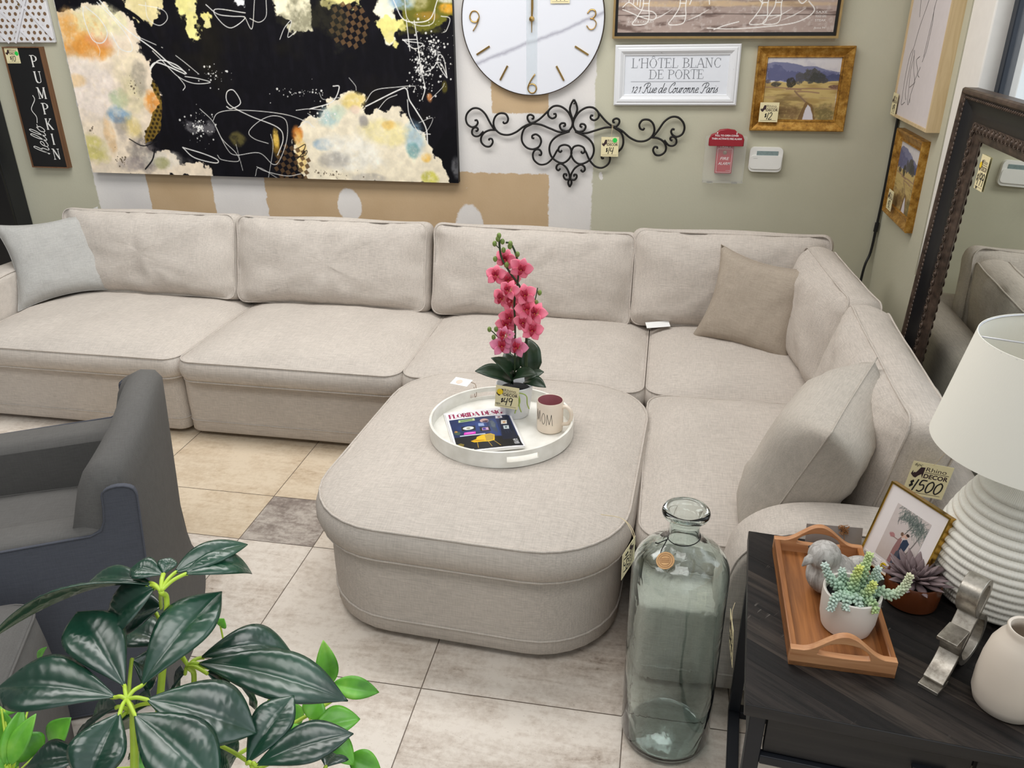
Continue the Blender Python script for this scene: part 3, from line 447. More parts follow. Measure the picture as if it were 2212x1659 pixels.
ART=[('p',(240,222,198),[(-0.022,0.815),(0.045,0.837),(0.137,0.868),(0.247,0.893),(0.324,0.853),(0.381,0.842),(0.43,0.786),(0.455,0.718),(0.44,0.65),(0.498,0.604),(0.505,0.511),(0.529,0.429),(0.499,0.356),(0.422,0.257),(0.359,0.169),(0.407,0.124),(0.495,0.134),(0.568,0.072),(0.709,0.07),(0.759,-0.0),(-0.027,-0.034)],0.03,0.01),('b',(238,176,96),(0.1,0.73),0.172,0.11,0.95,0.5,0.5),('b',(226,150,66),(0.138,0.661),0.125,0.051,0.8,0.5,0.5),('b',(236,160,120),(0.219,0.707),0.072,0.05,0.6,0.5,0.5),('b',(238,232,186),(0.242,0.798),0.163,0.072,0.8,0.5,0.5),('b',(244,230,220),(0.086,0.461),0.199,0.147,0.8,0.5,0.5),('b',(240,225,190),(0.363,0.557),0.097,0.106,0.6,0.5,0.5),('b',(236,190,120),(0.024,0.496),0.063,0.034,0.5,0.5,0.5),('b',(130,165,195),(0.247,0.326),0.074,0.044,0.85,0.5,0.5),('b',(172,190,150),(0.265,0.404),0.063,0.053,0.7,0.5,0.5),('b',(206,196,150),(0.358,0.415),0.084,0.097,0.5,0.5,0.5),('b',(222,200,130),(0.307,0.255),0.052,0.07,0.8,0.5,0.5),('b',(226,150,70),(0.46,0.392),0.05,0.063,0.9,0.5,0.5),('b',(205,195,110),(0.043,0.124),0.077,0.078,0.8,0.5,0.5),('b',(226,180,120),(0.162,0.19),0.029,0.103,0.5,0.5,0.5),('b',(150,142,130),(0.411,0.522),0.044,0.08,0.6,0.5,0.5),('b',(140,134,130),(0.241,0.254),0.04,0.065,0.5,0.5,0.5),('b',(120,112,110),(0.354,0.118),0.086,0.088,0.75,0.5,0.5),('b',(150,140,140),(0.26,0.052),0.088,0.037,0.6,0.5,0.5),('b',(225,218,205),(0.484,0.083),0.115,0.047,0.6,0.5,0.5),('b',(140,140,80),(0.457,0.064),0.046,0.031,0.6,0.5,0.5),('p',(120,96,40),[(0.49,0.506),(0.514,0.464),(0.529,0.405),(0.511,0.344),(0.476,0.246),(0.437,0.195),(0.373,0.164),(0.368,0.207),(0.452,0.331),(0.506,0.388),(0.475,0.464)],0.01,0.004),('dots',(40,32,18),(0.455,0.344),0.1,0.2),('p',(238,228,150),[(0.759,1.094),(0.836,1.092),(0.811,0.828),(0.805,0.729),(0.769,0.707),(0.738,0.762),(0.71,0.85)],0.03,0.012),('p',(236,226,140),[(0.843,0.817),(0.879,0.817),(0.885,0.762),(0.854,0.735),(0.828,0.766)],0.03,0.012),('p',(230,214,160),[(0.423,1.099),(0.618,1.096),(0.609,0.873),(0.551,0.785),(0.473,0.797),(0.407,0.863)],0.03,0.012),('p',(235,236,238),[(1.049,1.089),(1.124,1.088),(1.084,0.869),(1.04,0.852)],0.03,0.012),('p',(246,238,205),[(1.259,1.085),(1.454,1.082),(1.439,0.824),(1.422,0.764),(1.35,0.747),(1.285,0.793),(1.245,0.868)],0.03,0.012),('p',(238,226,150),[(1.538,1.081),(1.728,1.078),(1.697,0.869),(1.61,0.857),(1.518,0.866)],0.03,0.012),('p',(246,240,212),[(1.794,1.076),(1.892,1.075),(1.888,0.821),(1.879,0.695),(1.844,0.684),(1.796,0.759),(1.782,0.822)],0.03,0.012),('p',(234,224,140),[(1.765,0.791),(1.955,0.8),(1.95,0.754),(1.882,0.737),(1.878,0.686),(1.839,0.686)],0.03,0.012),('p',(110,108,40),[(1.892,1.075),(2.202,1.07),(2.192,0.819),(2.12,0.778),(2.024,0.754),(1.942,0.779),(1.899,0.842)],0.03,0.012),('b',(150,180,205),(1.93,0.883),0.071,0.045,0.9,0.5,0.5),('b',(206,196,150),(2.007,0.872),0.052,0.037,0.7,0.5,0.5),('b',(230,165,50),(2.147,0.844),0.046,0.028,0.9,0.5,0.5),('b',(230,228,220),(2.16,0.885),0.06,0.016,0.8,0.5,0.5),('b',(190,140,60),(2.039,0.81),0.061,0.021,0.6,0.5,0.5),('check',(112,84,56),(1.638,0.77),0.09,0.09),('p',(242,230,204),[(1.26,0.138),(1.283,0.235),(1.322,0.289),(1.428,0.344),(1.466,0.398),(1.545,0.422),(1.62,0.451),(1.676,0.433),(1.687,0.359),(1.788,0.349),(1.871,0.38),(1.913,0.328),(1.971,0.259),(2.011,0.213),(2.048,0.143),(2.096,0.079),(2.143,-0.012),(1.325,-0.035),(1.272,0.044)],0.03,0.01),('b',(232,208,130),(1.631,0.41),0.066,0.042,0.9,0.5,0.5),('b',(178,208,208),(1.478,0.322),0.062,0.052,0.8,0.5,0.5),('b',(200,215,190),(1.533,0.357),0.047,0.037,0.6,0.5,0.5),('b',(206,120,50),(1.293,0.231),0.032,0.044,0.95,0.5,0.5),('b',(240,200,110),(1.298,0.138),0.032,0.099,0.7,0.5,0.5),('b',(150,178,200),(1.423,0.185),0.053,0.029,0.8,0.5,0.5),('b',(150,190,215),(1.951,0.224),0.056,0.081,0.6,0.5,0.5),('b',(120,165,165),(1.935,0.164),0.031,0.038,0.8,0.5,0.5),('b',(240,226,160),(1.78,0.244),0.142,0.062,0.7,0.5,0.5),('b',(236,196,110),(1.804,0.291),0.036,0.023,0.8,0.5,0.5),('b',(248,244,232),(1.59,0.145),0.182,0.098,0.8,0.5,0.5),('b',(165,160,155),(1.493,0.099),0.085,0.04,0.6,0.5,0.5),('b',(170,165,160),(1.683,0.012),0.105,0.025,0.5,0.5,0.5),('b',(205,200,80),(2.021,0.021),0.041,0.034,0.8,0.5,0.5),('b',(240,190,90),(2.007,0.13),0.03,0.024,0.8,0.5,0.5),('b',(150,145,145),(1.67,0.308),0.026,0.033,0.7,0.5,0.5),('b',(238,210,190),(1.627,0.368),0.026,0.023,0.7,0.5,0.5),('check',(96,72,48),(1.241,0.075),0.09,0.12),('p',(14,14,18),[(2.041,0.155),(2.077,0.12),(2.135,0.0),(2.173,-0.011),(2.21,0.321),(2.109,0.273)],0.015,0.006),('b',(170,170,172),(2.164,0.074),0.025,0.058,0.5,0.5,0.5),('b',(130,100,40),(1.161,0.185),0.024,0.065,0.9,0.5,0.5),('b',(232,190,80),(1.165,0.209),0.019,0.054,0.9,0.5,0.5),('b',(120,110,60),(0.938,0.2),0.044,0.035,0.7,0.5,0.5),('b',(240,235,235),(0.715,0.25),0.055,0.035,0.35,1.5,0.5),('b',(110,108,40),(2.001,0.758),0.118,0.025,0.5,1.2,0.5),('b',(60,58,40),(1.506,0.802),0.172,0.096,0.5,1.2,0.5),('b',(120,110,40),(2.119,0.482),0.014,0.031,0.6,0.5,0.5),('b',(222,150,90),(2.038,0.432),0.015,0.023,0.8,0.5,0.5),('s',(236,234,230),[(0.163,0.865),(0.154,0.81),(0.178,0.707),(0.235,0.691),(0.275,0.741),(0.245,0.809),(0.178,0.867)],0.007),('s',(236,234,230),[(0.251,0.887),(0.337,0.797),(0.398,0.707),(0.398,0.65),(0.332,0.662),(0.297,0.741)],0.006),('s',(236,234,230),[(0.267,0.898),(0.384,0.764),(0.524,0.662),(0.615,0.582),(0.678,0.554),(0.694,0.54),(0.643,0.582),(0.552,0.604),(0.488,0.558),(0.536,0.593),(0.688,0.536)],0.008),('s',(236,234,230),[(0.521,0.65),(0.566,0.604),(0.644,0.524),(0.733,0.489),(0.828,0.495),(0.764,0.513),(0.685,0.524)],0.005),('s',(236,234,230),[(0.652,0.628),(0.699,0.593),(0.769,0.536)],0.004),('s',(236,234,230),[(0.455,0.718),(0.584,0.666)],0.004),('s',(236,234,230),[(0.644,0.524),(0.676,0.477),(0.66,0.454)],0.005),('s',(236,234,230),[(0.173,0.742),(0.208,0.661),(0.199,0.627)],0.003),('s',(236,234,230),[(0.283,0.741),(0.321,0.673),(0.31,0.627)],0.003),('s',(236,234,230),[(0.49,0.874),(0.618,0.851),(0.641,0.807),(0.588,0.774),(0.529,0.808),(0.532,0.884)],0.004),('s',(236,234,230),[(0.871,0.871),(0.928,0.827),(1.003,0.816),(1.079,0.809),(0.994,0.761),(0.935,0.795),(0.919,0.849),(1.083,0.831)],0.005),('s',(236,234,230),[(1.079,0.809),(1.109,0.757),(1.143,0.89)],0.004),('s',(236,234,230),[(1.104,0.805),(1.152,0.787),(1.195,0.815),(1.206,0.889)],0.004),('s',(236,234,230),[(1.255,0.706),(1.288,0.76),(1.33,0.793),(1.3,0.717),(1.349,0.743)],0.004),('s',(236,234,230),[(0.901,0.373),(0.927,0.362),(0.986,0.393),(0.956,0.456),(0.914,0.444),(0.917,0.385),(1.029,0.327),(1.181,0.27),(1.205,0.21),(1.161,0.123)],0.006),('s',(236,234,230),[(0.806,0.295),(0.841,0.337),(0.925,0.354),(1.086,0.352),(1.243,0.335),(1.345,0.303),(1.394,0.273)],0.004),('s',(236,234,230),[(0.741,0.359),(0.806,0.295),(0.845,0.203),(0.915,0.13),(0.922,0.085),(0.825,0.091),(0.802,0.115)],0.004),('s',(236,234,230),[(0.816,0.276),(0.864,0.154),(0.913,0.118),(1.053,0.133),(1.126,0.073),(1.171,0.099),(1.227,0.21),(1.234,0.306),(1.163,0.329),(1.078,0.299),(1.01,0.243),(1.037,0.207),(1.115,0.184)],0.004),('s',(236,234,230),[(0.598,0.153),(0.658,0.099),(0.78,0.072),(0.797,0.09),(0.719,0.121),(0.598,0.153)],0.007),('s',(236,234,230),[(0.923,0.175),(0.941,0.035)],0.003),('s',(236,234,230),[(1.028,0.058),(1.079,0.034),(1.2,0.012),(1.283,0.026)],0.004),('s',(236,234,230),[(1.088,-0.004),(1.139,0.16),(1.136,0.233)],0.003),('s',(236,234,230),[(1.012,0.007),(1.041,0.053),(1.143,-0.002)],0.003),('s',(236,234,230),[(1.379,0.367),(1.507,0.404),(1.554,0.477),(1.521,0.482)],0.007),('s',(236,234,230),[(1.299,0.359),(1.379,0.367),(1.456,0.361)],0.004),('s',(236,234,230),[(1.612,0.523),(1.643,0.485),(1.646,0.462)],0.003),('s',(236,234,230),[(1.44,0.449),(1.462,0.415),(1.554,0.427)],0.003),('s',(236,234,230),[(1.69,0.383),(1.872,0.464),(1.917,0.471),(1.929,0.42),(1.965,0.363),(2.01,0.283),(2.016,0.201)],0.008),('s',(236,234,230),[(1.692,0.406),(1.747,0.463),(1.873,0.48),(1.96,0.485),(1.959,0.465)],0.004),('s',(236,234,230),[(1.746,0.356),(1.806,0.418),(1.865,0.442)],0.004),('s',(236,234,230),[(1.919,0.419),(1.926,0.34),(1.971,0.259),(2.033,0.249)],0.005),('s',(236,234,230),[(1.974,0.306),(2.05,0.33),(2.009,0.26),(1.959,0.271)],0.003),('s',(236,234,230),[(1.938,0.796),(1.948,0.652)],0.005),('s',(236,234,230),[(1.979,0.79),(1.99,0.694),(2.001,0.565),(2.016,0.477),(1.998,0.42)],0.006),('s',(236,234,230),[(1.913,0.705),(1.971,0.662),(2.018,0.684),(1.949,0.695),(1.913,0.703),(1.985,0.705)],0.005),('s',(236,234,230),[(2.025,0.554),(2.06,0.569),(2.088,0.598),(2.111,0.587),(2.135,0.526),(2.088,0.596),(2.102,0.635),(2.124,0.609),(2.135,0.526)],0.005),('s',(236,234,230),[(1.878,0.884),(1.92,0.8),(1.99,0.783),(2.062,0.8),(2.102,0.882)],0.006),('s',(236,234,230),[(1.937,0.883),(1.944,0.8),(2.001,0.768),(2.073,0.779),(2.088,0.841)],0.004),('s',(236,234,230),[(2.117,0.81),(2.161,0.799),(2.142,0.747),(2.125,0.737)],0.004),('s',(236,234,230),[(2.042,0.421),(2.106,0.477),(2.12,0.5)],0.003),('s',(236,234,230),[(1.363,0.344),(1.424,0.309),(1.456,0.356),(1.483,0.322)],0.003),('s',(236,234,230),[(1.301,0.272),(1.358,0.303),(1.381,0.273)],0.004),('s',(16,16,20),[(1.267,0.113),(1.323,0.127),(1.331,0.151),(1.266,0.101)],0.004),('s',(16,16,20),[(1.287,0.163),(1.33,0.183),(1.311,0.139)],0.004),('s',(16,16,20),[(0.321,0.897),(0.475,0.808),(0.536,0.718),(0.567,0.673)],0.02),('s',(30,28,30),[(0.425,0.14),(0.397,0.081),(0.342,0.028)],0.008),('s',(30,28,30),[(0.278,0.192),(0.356,0.156),(0.448,0.183)],0.006),('k',(236,234,230),(0.717,0.262),0.083,0.087,120),('k',(236,234,230),(2.001,0.565),0.068,0.156,260),('k',(236,234,230),(2.078,0.652),0.096,0.131,200),('k',(236,234,230),(1.337,0.448),0.155,0.046,40),('k',(236,234,230),(0.849,0.537),0.134,0.07,40),('k',(236,234,230),(1.453,0.333),0.104,0.047,30),('k',(110,96,80),(0.199,0.076),0.073,0.057,30),('k',(110,96,80),(0.369,0.463),0.056,0.072,24),('k',(110,96,80),(0.058,0.239),0.035,0.036,10),('k',(110,96,80),(1.472,0.024),0.16,0.035,40)]
# ------------------------------------------------------------------ floor: travertine in mixed slab sizes
def build_floor():
    U = .2934; X0, Y0 = -1.472, 2.254; i0, i1, j0, j1 = -16, 14, -12, 10
    rects = [(0, 0, 1, 1, 2), (-2, 0, 2, 1, 1), (-2, 1, 2, 2, 1), (0, 1, 2, 2, 1), (1, 0, 2, 1, 0), (0, -2, 1, 2, 0), (1, -2, 2, 2, 0), (-2, -2, 2, 2, 0), (3, -2, 2, 3, 0), (1, -4, 2, 2, 0), (3, -4, 2, 2, 0), (5, -4, 1, 2, 0), (5, -2, 1, 1, 0), (-1, -4, 2, 2, 0), (-4, 1, 2, 3, 1), (-4, -1, 2, 2, 1)]
    occ = {(i, j) for r in rects for i in range(r[0], r[0] + r[2]) for j in range(r[1], r[1] + r[3])}
    rnd = random.Random(4)
    for j in range(j0, j1):
        for i in range(i0, i1):
            if (i, j) in occ: continue
            for w, h in rnd.sample([(2, 2), (2, 3), (3, 2), (1, 1), (2, 1)], 5) + [(1, 1)]:
                c = [(a, b) for a in range(i, i + w) for b in range(j, j + h)]
                if all(q not in occ and q[0] < i1 and q[1] < j1 for q in c):
                    occ |= set(c); rects.append((i, j, w, h, 0)); break
    me = bpy.data.meshes.new('floor'); vs = []; fs = []; cols = []
    gp = .0016
    for i, j, w, h, k in rects:
        x0, y0 = X0 + i * U + gp, Y0 + j * U + gp; x1, y1 = X0 + (i + w) * U - gp, Y0 + (j + h) * U - gp
        b = len(vs); vs += [(x0, y0, 0), (x1, y0, 0), (x1, y1, 0), (x0, y1, 0)]; fs.append((b, b + 1, b + 2, b + 3))
        cols += [(rnd.random(), {0: .35, 1: .12, 2: 1.0}[k] + (rnd.random() - .5) * .12, rnd.random(), 1)] * 4
    xa, xb, ya, yb = X0 + i0 * U, X0 + i1 * U, Y0 + j0 * U, Y0 + j1 * U
    b = len(vs); vs += [(xa, ya, -.0012), (xb, ya, -.0012), (xb, yb, -.0012), (xa, yb, -.0012)]; fs.append((b, b + 1, b + 2, b + 3)); cols += [(0, .5, 0, 0)] * 4
    me.from_pydata(vs, [], fs); at = me.color_attributes.new('tile', 'FLOAT_COLOR', 'CORNER')
    at.data.foreach_set('color', np.array(cols, float).ravel())
    n = N('travertine'); a = n.n('ShaderNodeAttribute', attribute_name='tile'); sep = n.n('ShaderNodeSeparateColor'); n.l(a.outputs['Color'], sep.inputs[0])
    off = n.n('ShaderNodeVectorMath', operation='MULTIPLY_ADD'); n.l(a.outputs['Color'], off.inputs[0]); off.inputs[1].default_value = (37, 0, 53); n.l(n.tc(), off.inputs[2])
    big = n.noise(3.2, 6, .62, off.outputs[0], .7); vein = n.noise(1, 6, .65, n.mapping((5, 22, 5), (0, 0, .5), off.outputs[0]), 1.6); fine = n.noise(55, 4, .7, off.outputs[0])
    v = n.math('ADD', n.math('MULTIPLY', big, .45), n.math('ADD', n.math('MULTIPLY', vein, .35), n.math('MULTIPLY', fine, .30)))
    light = n.ramp(v, [(.38, rgba((148, 132, 118))), (.46, rgba((192, 178, 165))), (.53, rgba((209, 197, 185))), (.62, rgba((224, 214, 203)))])
    warm = n.ramp(v, [(.36, rgba((164, 142, 116))), (.48, rgba((200, 180, 154))), (.6, rgba((216, 199, 175)))])
    dark = n.ramp(v, [(.36, rgba((92, 82, 78))), (.5, rgba((140, 128, 120))), (.62, rgba((186, 176, 166)))])
    c = n.mix(n.ramp(sep.outputs[1], [(.15, (0, 0, 0, 1)), (.4, (1, 1, 1, 1))]), warm, light)
    c = n.mix(n.ramp(sep.outputs[1], [(.7, (0, 0, 0, 1)), (.85, (1, 1, 1, 1))]), c, dark)
    pits = n.ramp(n.noise(120, 3, .6, n.mapping((1, 2.2, 1), src=off.outputs[0])), [(.27, (.45, .4, .36, 1)), (.33, (1, 1, 1, 1))])
    c = n.mix(.7, c, pits, 'MULTIPLY')
    c = n.mix(a.outputs['Alpha'], rgba((118, 104, 92)), c)
    n.color(c); n.set(.42, 0, .35); n.bump(v, .08, .001)
    me.materials.append(n.m); o = bpy.data.objects.new('floor', me); COL.objects.link(o); return struct(o)
build_floor()
# ------------------------------------------------------------------ back wall: sage paint over patched plasterboard
def wall_material():
    n = N('sage_wall_with_patches'); tc = n.tc()
    d1 = n.n('ShaderNodeTexNoise'); d1.inputs['Scale'].default_value = 26; d1.inputs['Detail'].default_value = 6; d1.inputs['Roughness'].default_value = .7; n.l(tc, d1.inputs['Vector'])
    sub = n.n('ShaderNodeVectorMath', operation='MULTIPLY_ADD'); n.l(d1.outputs['Color'], sub.inputs[0]); sub.inputs[1].default_value = (.036, 0, .036); n.l(tc, sub.inputs[2])
    s = n.n('ShaderNodeSeparateXYZ'); n.l(sub.outputs[0], s.inputs[0])
    X = n.math('SUBTRACT', s.outputs[0], .018); Z = n.math('SUBTRACT', s.outputs[2], .018)
    def rect(x0, x1, z0, z1, e=.006):
        def st(v, a, up): return n.math('MULTIPLY_ADD', v, (1 if up else -1) / e, (-a if up else a) / e + .5)
        def cl(q): x = n.n('ShaderNodeClamp'); n.l(q, x.inputs[0]); return x.outputs[0]
        return n.math('MULTIPLY', n.math('MULTIPLY', cl(st(X, x0, True)), cl(st(X, x1, False))), n.math('MULTIPLY', cl(st(Z, z0, True)), cl(st(Z, z1, False))))
    def ell(cx, cz, rx, rz):
        a = n.math('MULTIPLY', n.math('SUBTRACT', X, cx), 1 / rx); b = n.math('MULTIPLY', n.math('SUBTRACT', Z, cz), 1 / rz)
        q = n.math('ADD', n.math('MULTIPLY', a, a), n.math('MULTIPLY', b, b)); x = n.n('ShaderNodeClamp'); n.l(n.math('MULTIPLY_ADD', q, -5, 5.5), x.inputs[0]); return x.outputs[0]
    mott = n.noise(2.2, 3); sage = n.ramp(mott, [(.3, rgba((189, 186, 165))), (.7, rgba((196, 193, 173)))])
    white = n.ramp(n.noise(3, 5), [(.3, rgba((218, 214, 212))), (.7, rgba((232, 228, 224)))])
    tan = n.ramp(n.noise(4, 4), [(.3, rgba((190, 163, 128))), (.7, rgba((200, 174, 140)))])
    c = n.mix(rect(-3.285, -.366, -.1, 2.6), sage, white)
    for r in ((-2.945, -2.535, -.1, 1.01), (-2.21, -.595, -.1, 1.0), (-.895, -.602, 1.305, 1.75)): c = n.mix(rect(*r), c, tan)
    for e in ((-1.718, .80, .07, .095), (-1.03, .70, .08, .13), (-2.62, .985, .04, .025), (-.323, 1.0, .008, .022)): c = n.mix(ell(*e), c, white)
    nick = n.ramp(n.noise(7, 6, .75), [(.735, (0, 0, 0, 1)), (.745, (1, 1, 1, 1))]); c = n.mix(n.math('MULTIPLY', nick, .8), c, white)
    n.color(c); n.set(.75, 0, .25); n.bump(n.noise(110, 4, .6), .22, .003); return n.m
g = G(); g.box(-6.0, SIDE + .12, BACK, BACK + .12, -.002, 3.1); struct(g.build('wall_back', wall_material(), smooth=False))
sage = N('sage_wall'); sage.color(sage.ramp(sage.noise(2.2, 3), [(.3, rgba((189, 186, 165))), (.7, rgba((196, 193, 173)))])); sage.set(.75, 0, .25); sage.bump(sage.noise(110, 4, .6), .22, .003)
# right wall: solid to the white column, then a tall shop window over a low sill wall
g = G(); g.box(SIDE, SIDE + .14, 3.56, BACK, -.002, 3.1); g.box(SIDE, SIDE + .12, -.5, 3.56, -.002, .75); g.box(SIDE, SIDE + .12, -.5, 3.56, 2.75, 3.1)
struct(g.build('wall_right', sage.m, smooth=False))
white_trim = plain('white_paint', (236, 232, 226), .5, var=.02)
g = G(); g.box(SIDE + .004, SIDE + .14, 3.32, 3.56, .75, 2.75); struct(g.build('trim_1', white_trim, bevel=.006))
wf = plain('window_frame_dark', (44, 50, 60), .4, .3)
wr = thing('window_1', 'tall shop window with dark frame in the right wall above the mirror', 'window'); struct(wr)
g = G(); g.box(1.140, 1.180, 3.275, 3.318, .75, 2.75); g.box(1.14, 1.18, -.5, 3.275, .75, .80); g.box(1.14, 1.18, -.5, 3.275, 2.70, 2.75); g.box(1.14, 1.18, 1.4, 1.45, .8, 2.7)
g.build('window_frame', wf, wr, bevel=.004)
gl = N('window_glass'); gl.set(.02, 0, .5, Alpha=.07); gl.color((.95, .98, 1, 1))
g = G(); g.box(1.158, 1.162, -.5, 3.275, .8, 2.7); g.build('window_pane', gl.m, wr, smooth=False)
# cord running down the corner
black_plastic = plain('black_plastic', (14, 14, 16), .45)
g = G(); pts = smooth_path([(1.068, 4.240, 2.9), (1.068, 4.240, 1.3), (1.067, 4.240, .95), (1.062, 4.238, .78), (1.056, 4.234, .66), (1.03, 4.215, .52), (1.03, 4.21, .0)], 8); g.tube(pts, .0065, 8)
cord = g.build('power_cord', black_plastic, angle=180); tag(cord, 'thin black power cord running down the wall corner behind the sofa', 'cord')
G().tube([(1.0635, 4.2385, .81), (1.0612, 4.2378, .765)], .0105, 10).build('cord_connector', black_plastic, cord)
# tall black cabinet at the far left
cab = thing('tall_cabinet', 'tall black cabinet at the left edge behind the sofa arm', 'cabinet', T(-4.20, 4.245, 0))
bk = plain('black_lacquer', (9, 9, 11), .35, var=.02); bk2 = plain('black_side', (17, 19, 24), .4, var=.02)
G().box(-.46, .43, -.12, 0, .06, 1.95).build('body', bk2, cab, bevel=.003)
for a, b in ((-.45, -.012), (-.008, .43)):
    dr = G().box(a, b, -.138, -.121, .07, 1.94).build('door', bk, cab, bevel=.002)
    s = b - .03 if a < -.1 else a + .03
    G().tube([(s, -.155, .9), (s, -.155, 1.1)], .006, 8).build('handle', bk2, dr)
G().box(-.45, .42, -.11, -.01, 0, .06).build('plinth', bk2, cab)
# ------------------------------------------------------------------ the modular sofa
LINEN = cloth('oatmeal_linen', (191, 182, 173)); LINEN2 = cloth('oatmeal_linen_pillow', (182, 174, 164), .13)
DARK = plain('black_feet', (20, 18, 17), .6)
def rr_base(g, x0, x1, y0, y1, z1, r=.05, m=None):
    o = [(x + (x0 + x1) / 2, y + (y0 + y1) / 2) for x, y in rrect(x1 - x0, y1 - y0, r)]
    n = len(o); cx, cy = (x0 + x1) / 2, (y0 + y1) / 2; vs = []; fs = []
    prof = [(.94, .03), (.985, .026), (1., .034), (1., .085), (1.004, .16), (1.003, .22), (1., z1 - .02), (.995, z1 - .006), (.98, z1), (.9, z1)]
    for s, z in prof:
        for x, y in o:
            L = math.hypot(x - cx, y - cy); k = (s - 1) * .45 / max(L, .2) if s != 1 else 0
            vs.append((cx + (x - cx) * (1 + k), cy + (y - cy) * (1 + k), z))
    for j in range(len(prof) - 1):
        for i in range(n): i2 = (i + 1) % n; fs.append((j * n + i, j * n + i2, (j + 1) * n + i2, (j + 1) * n + i))
    fs.append(tuple(range(n - 1, -1, -1))); fs.append(tuple((len(prof) - 1) * n + i for i in range(n)))
    g.add(vs, fs, m); return [(x, y) for x, y in o]
def base_part(root, x0, x1, y0, y1, z1=.30, r=.05):
    g = G(); o = rr_base(g, x0, x1, y0, y1, z1, r); b = g.build('base', LINEN, root, angle=60)
    cx, cy = (x0 + x1) / 2, (y0 + y1) / 2
    G().tube([(x + (x - cx) * .0012, y + (y - cy) * .0012, .083) for x, y in o], .003, 6, True).build('welt', LINEN, b, angle=180)
    for sx in (x0 + .09, x1 - .09):
        for sy in (y0 + .09, y1 - .09): G().lathe([(.025, 0), (.028, .03)], 16, T(sx, sy, 0)).build('foot', DARK, root)
def back_frame(root, x0, x1, y0, y1, z0=.30, z1=.60):
    g = G(); pr = []
    for i in range(9): a = PI * i / 8; pr.append(((y0 + y1) / 2 + math.cos(a) * (y1 - y0) / 2, z1 - .07 + math.sin(a) * .07))
    poly = [(y0, z0), (y1, z0)] + pr
    g.prism(poly, x0, x1, Matrix(((0, 0, 1, 0), (1, 0, 0, 0), (0, 1, 0, 0), (0, 0, 0, 1))))
    return g.build('back_frame', LINEN, root, bevel=.012, seg=3)
def arm(root, y0, y1, xf, xb, flip=None):
    """low arm whose top sweeps up from the front; profile in x-z, extruded along y, rounded over"""
    prof = [(xf, .30), (xb, .30), (xb, .59), (xf + .40, .60), (xf + .25, .60), (xf + .15, .585), (xf + .08, .55), (xf + .03, .49), (xf + .008, .40)]
    g = G(); n = 9; vs = []; fs = []; pts = smooth_path(prof[2:], 4); low = [Vector((xf, .30, 0)), Vector((xb, .30, 0))]
    P = [(p[0], p[1]) for p in low] + [(p[0], p[1]) for p in pts]; k = len(P); cx = (xf + xb) / 2
    for j in range(n):
        a = PI * j / (n - 1); t = -math.cos(a); q = math.sin(a); ins = (1 - min(1, q * 1.6)) * .035
        for x, z in P:
            vs.append((x + (cx - x) * ins * .3, (y0 + y1) / 2 + t * (y1 - y0) / 2, z - (ins if z > .301 else 0)))
    for j in range(n - 1):
        for i in range(k): i2 = (i + 1) % k; fs.append((j * k + i, (j + 1) * k + i, (j + 1) * k + i2, j * k + i2))
    fs.append(tuple(range(k))); fs.append(tuple((n - 1) * k + i for i in range(k - 1, -1, -1)))
    g.add(vs, fs, flip); o = g.build('arm', LINEN, root, angle=50)
    G().tube([(p[0], y0 + .012, p[1] - .006) for p in pts], .003, 6, m=flip).build('piping', LINEN, o, angle=180)
    return o
FY, BY = 2.965, 3.94          # front and back of the run along the wall
def back_cushion(root, cx, w, zb, y, lean, seed, h=.43, ang=0., side=False, t=.12, top=.075, roll=0., ear=.06):
    m = T(cx, y, zb) @ RZ(ang) @ RX(90 - lean) @ RZ(roll) @ T(0, h / 2, 0)
    return cushion('back_cushion', LINEN, root, m, piping=(1, 0), w=w, d=h, h=t, top=top, bot=.03, r=.06, bulge=.022, ear=ear, amp=.020, pucker=.012, seed=seed, power=3)
def seat(root, x0, x1, y0, y1, seed, z=.303, h=.095, top=.062, r=.07):
    m = T((x0 + x1) / 2, (y0 + y1) / 2, z)
    return cushion('seat_cushion', LINEN, root, m, piping=(1, 0), w=x1 - x0, d=y1 - y0, h=h, top=top, bot=.012, r=r, bulge=.016, amp=.006, seed=seed, power=2.6)
GS = 'sections of the pale linen sofa'
s1 = thing('sofa_section', 'left end section of the linen sofa with low rounded arm at the left edge', 'sofa', I(), GS)
base_part(s1, -3.30, -2.092, FY, BY); back_frame(s1, -3.30, -2.092, 3.74, BY)
arm(s1, -.08, .09, FY + .16, BY, Matrix(((0, -1, 0, -3.30), (1, 0, 0, 0), (0, 0, 1, 0), (0, 0, 0, 1))))
seat(s1, -3.20, -2.072, FY - .035, 3.74, 1); back_cushion(s1, -2.625, .97, .415, 3.735, 16, 1, h=.415)
s2 = thing('sofa_section', 'armless linen sofa section second from the left, before the bare tan wall patch', 'sofa', I(), GS)
base_part(s2, -2.085, -1.045, FY, BY); back_frame(s2, -2.085, -1.045, 3.74, BY)
seat(s2, -2.062, -1.040, FY - .045, 3.74, 2); back_cushion(s2, -1.62, .99, .405, 3.735, 16, 2, h=.42)
s3 = thing('sofa_section', 'armless linen sofa section directly behind the pink orchid and ottoman', 'sofa', I(), GS)
base_part(s3, -1.038, -.020, FY, BY); back_frame(s3, -1.038, -.020, 3.74, BY)
seat(s3, -1.032, -.022, FY - .035, 3.74, 3); back_cushion(s3, -.60, .96, .395, 3.735, 15, 3, h=.425, roll=-.8)
s4 = thing('sofa_section', 'corner linen sofa section with two back cushions and a dark linen throw pillow', 'sofa', I(), GS)
base_part(s4, -.013, .955, FY, BY); back_frame(s4, -.013, .955, 3.75, BY); 
g = back_frame(s4, -BY + .20, -FY, .765, .955); g.matrix_local = RZ(-90); g.name = 'back_frame_side'
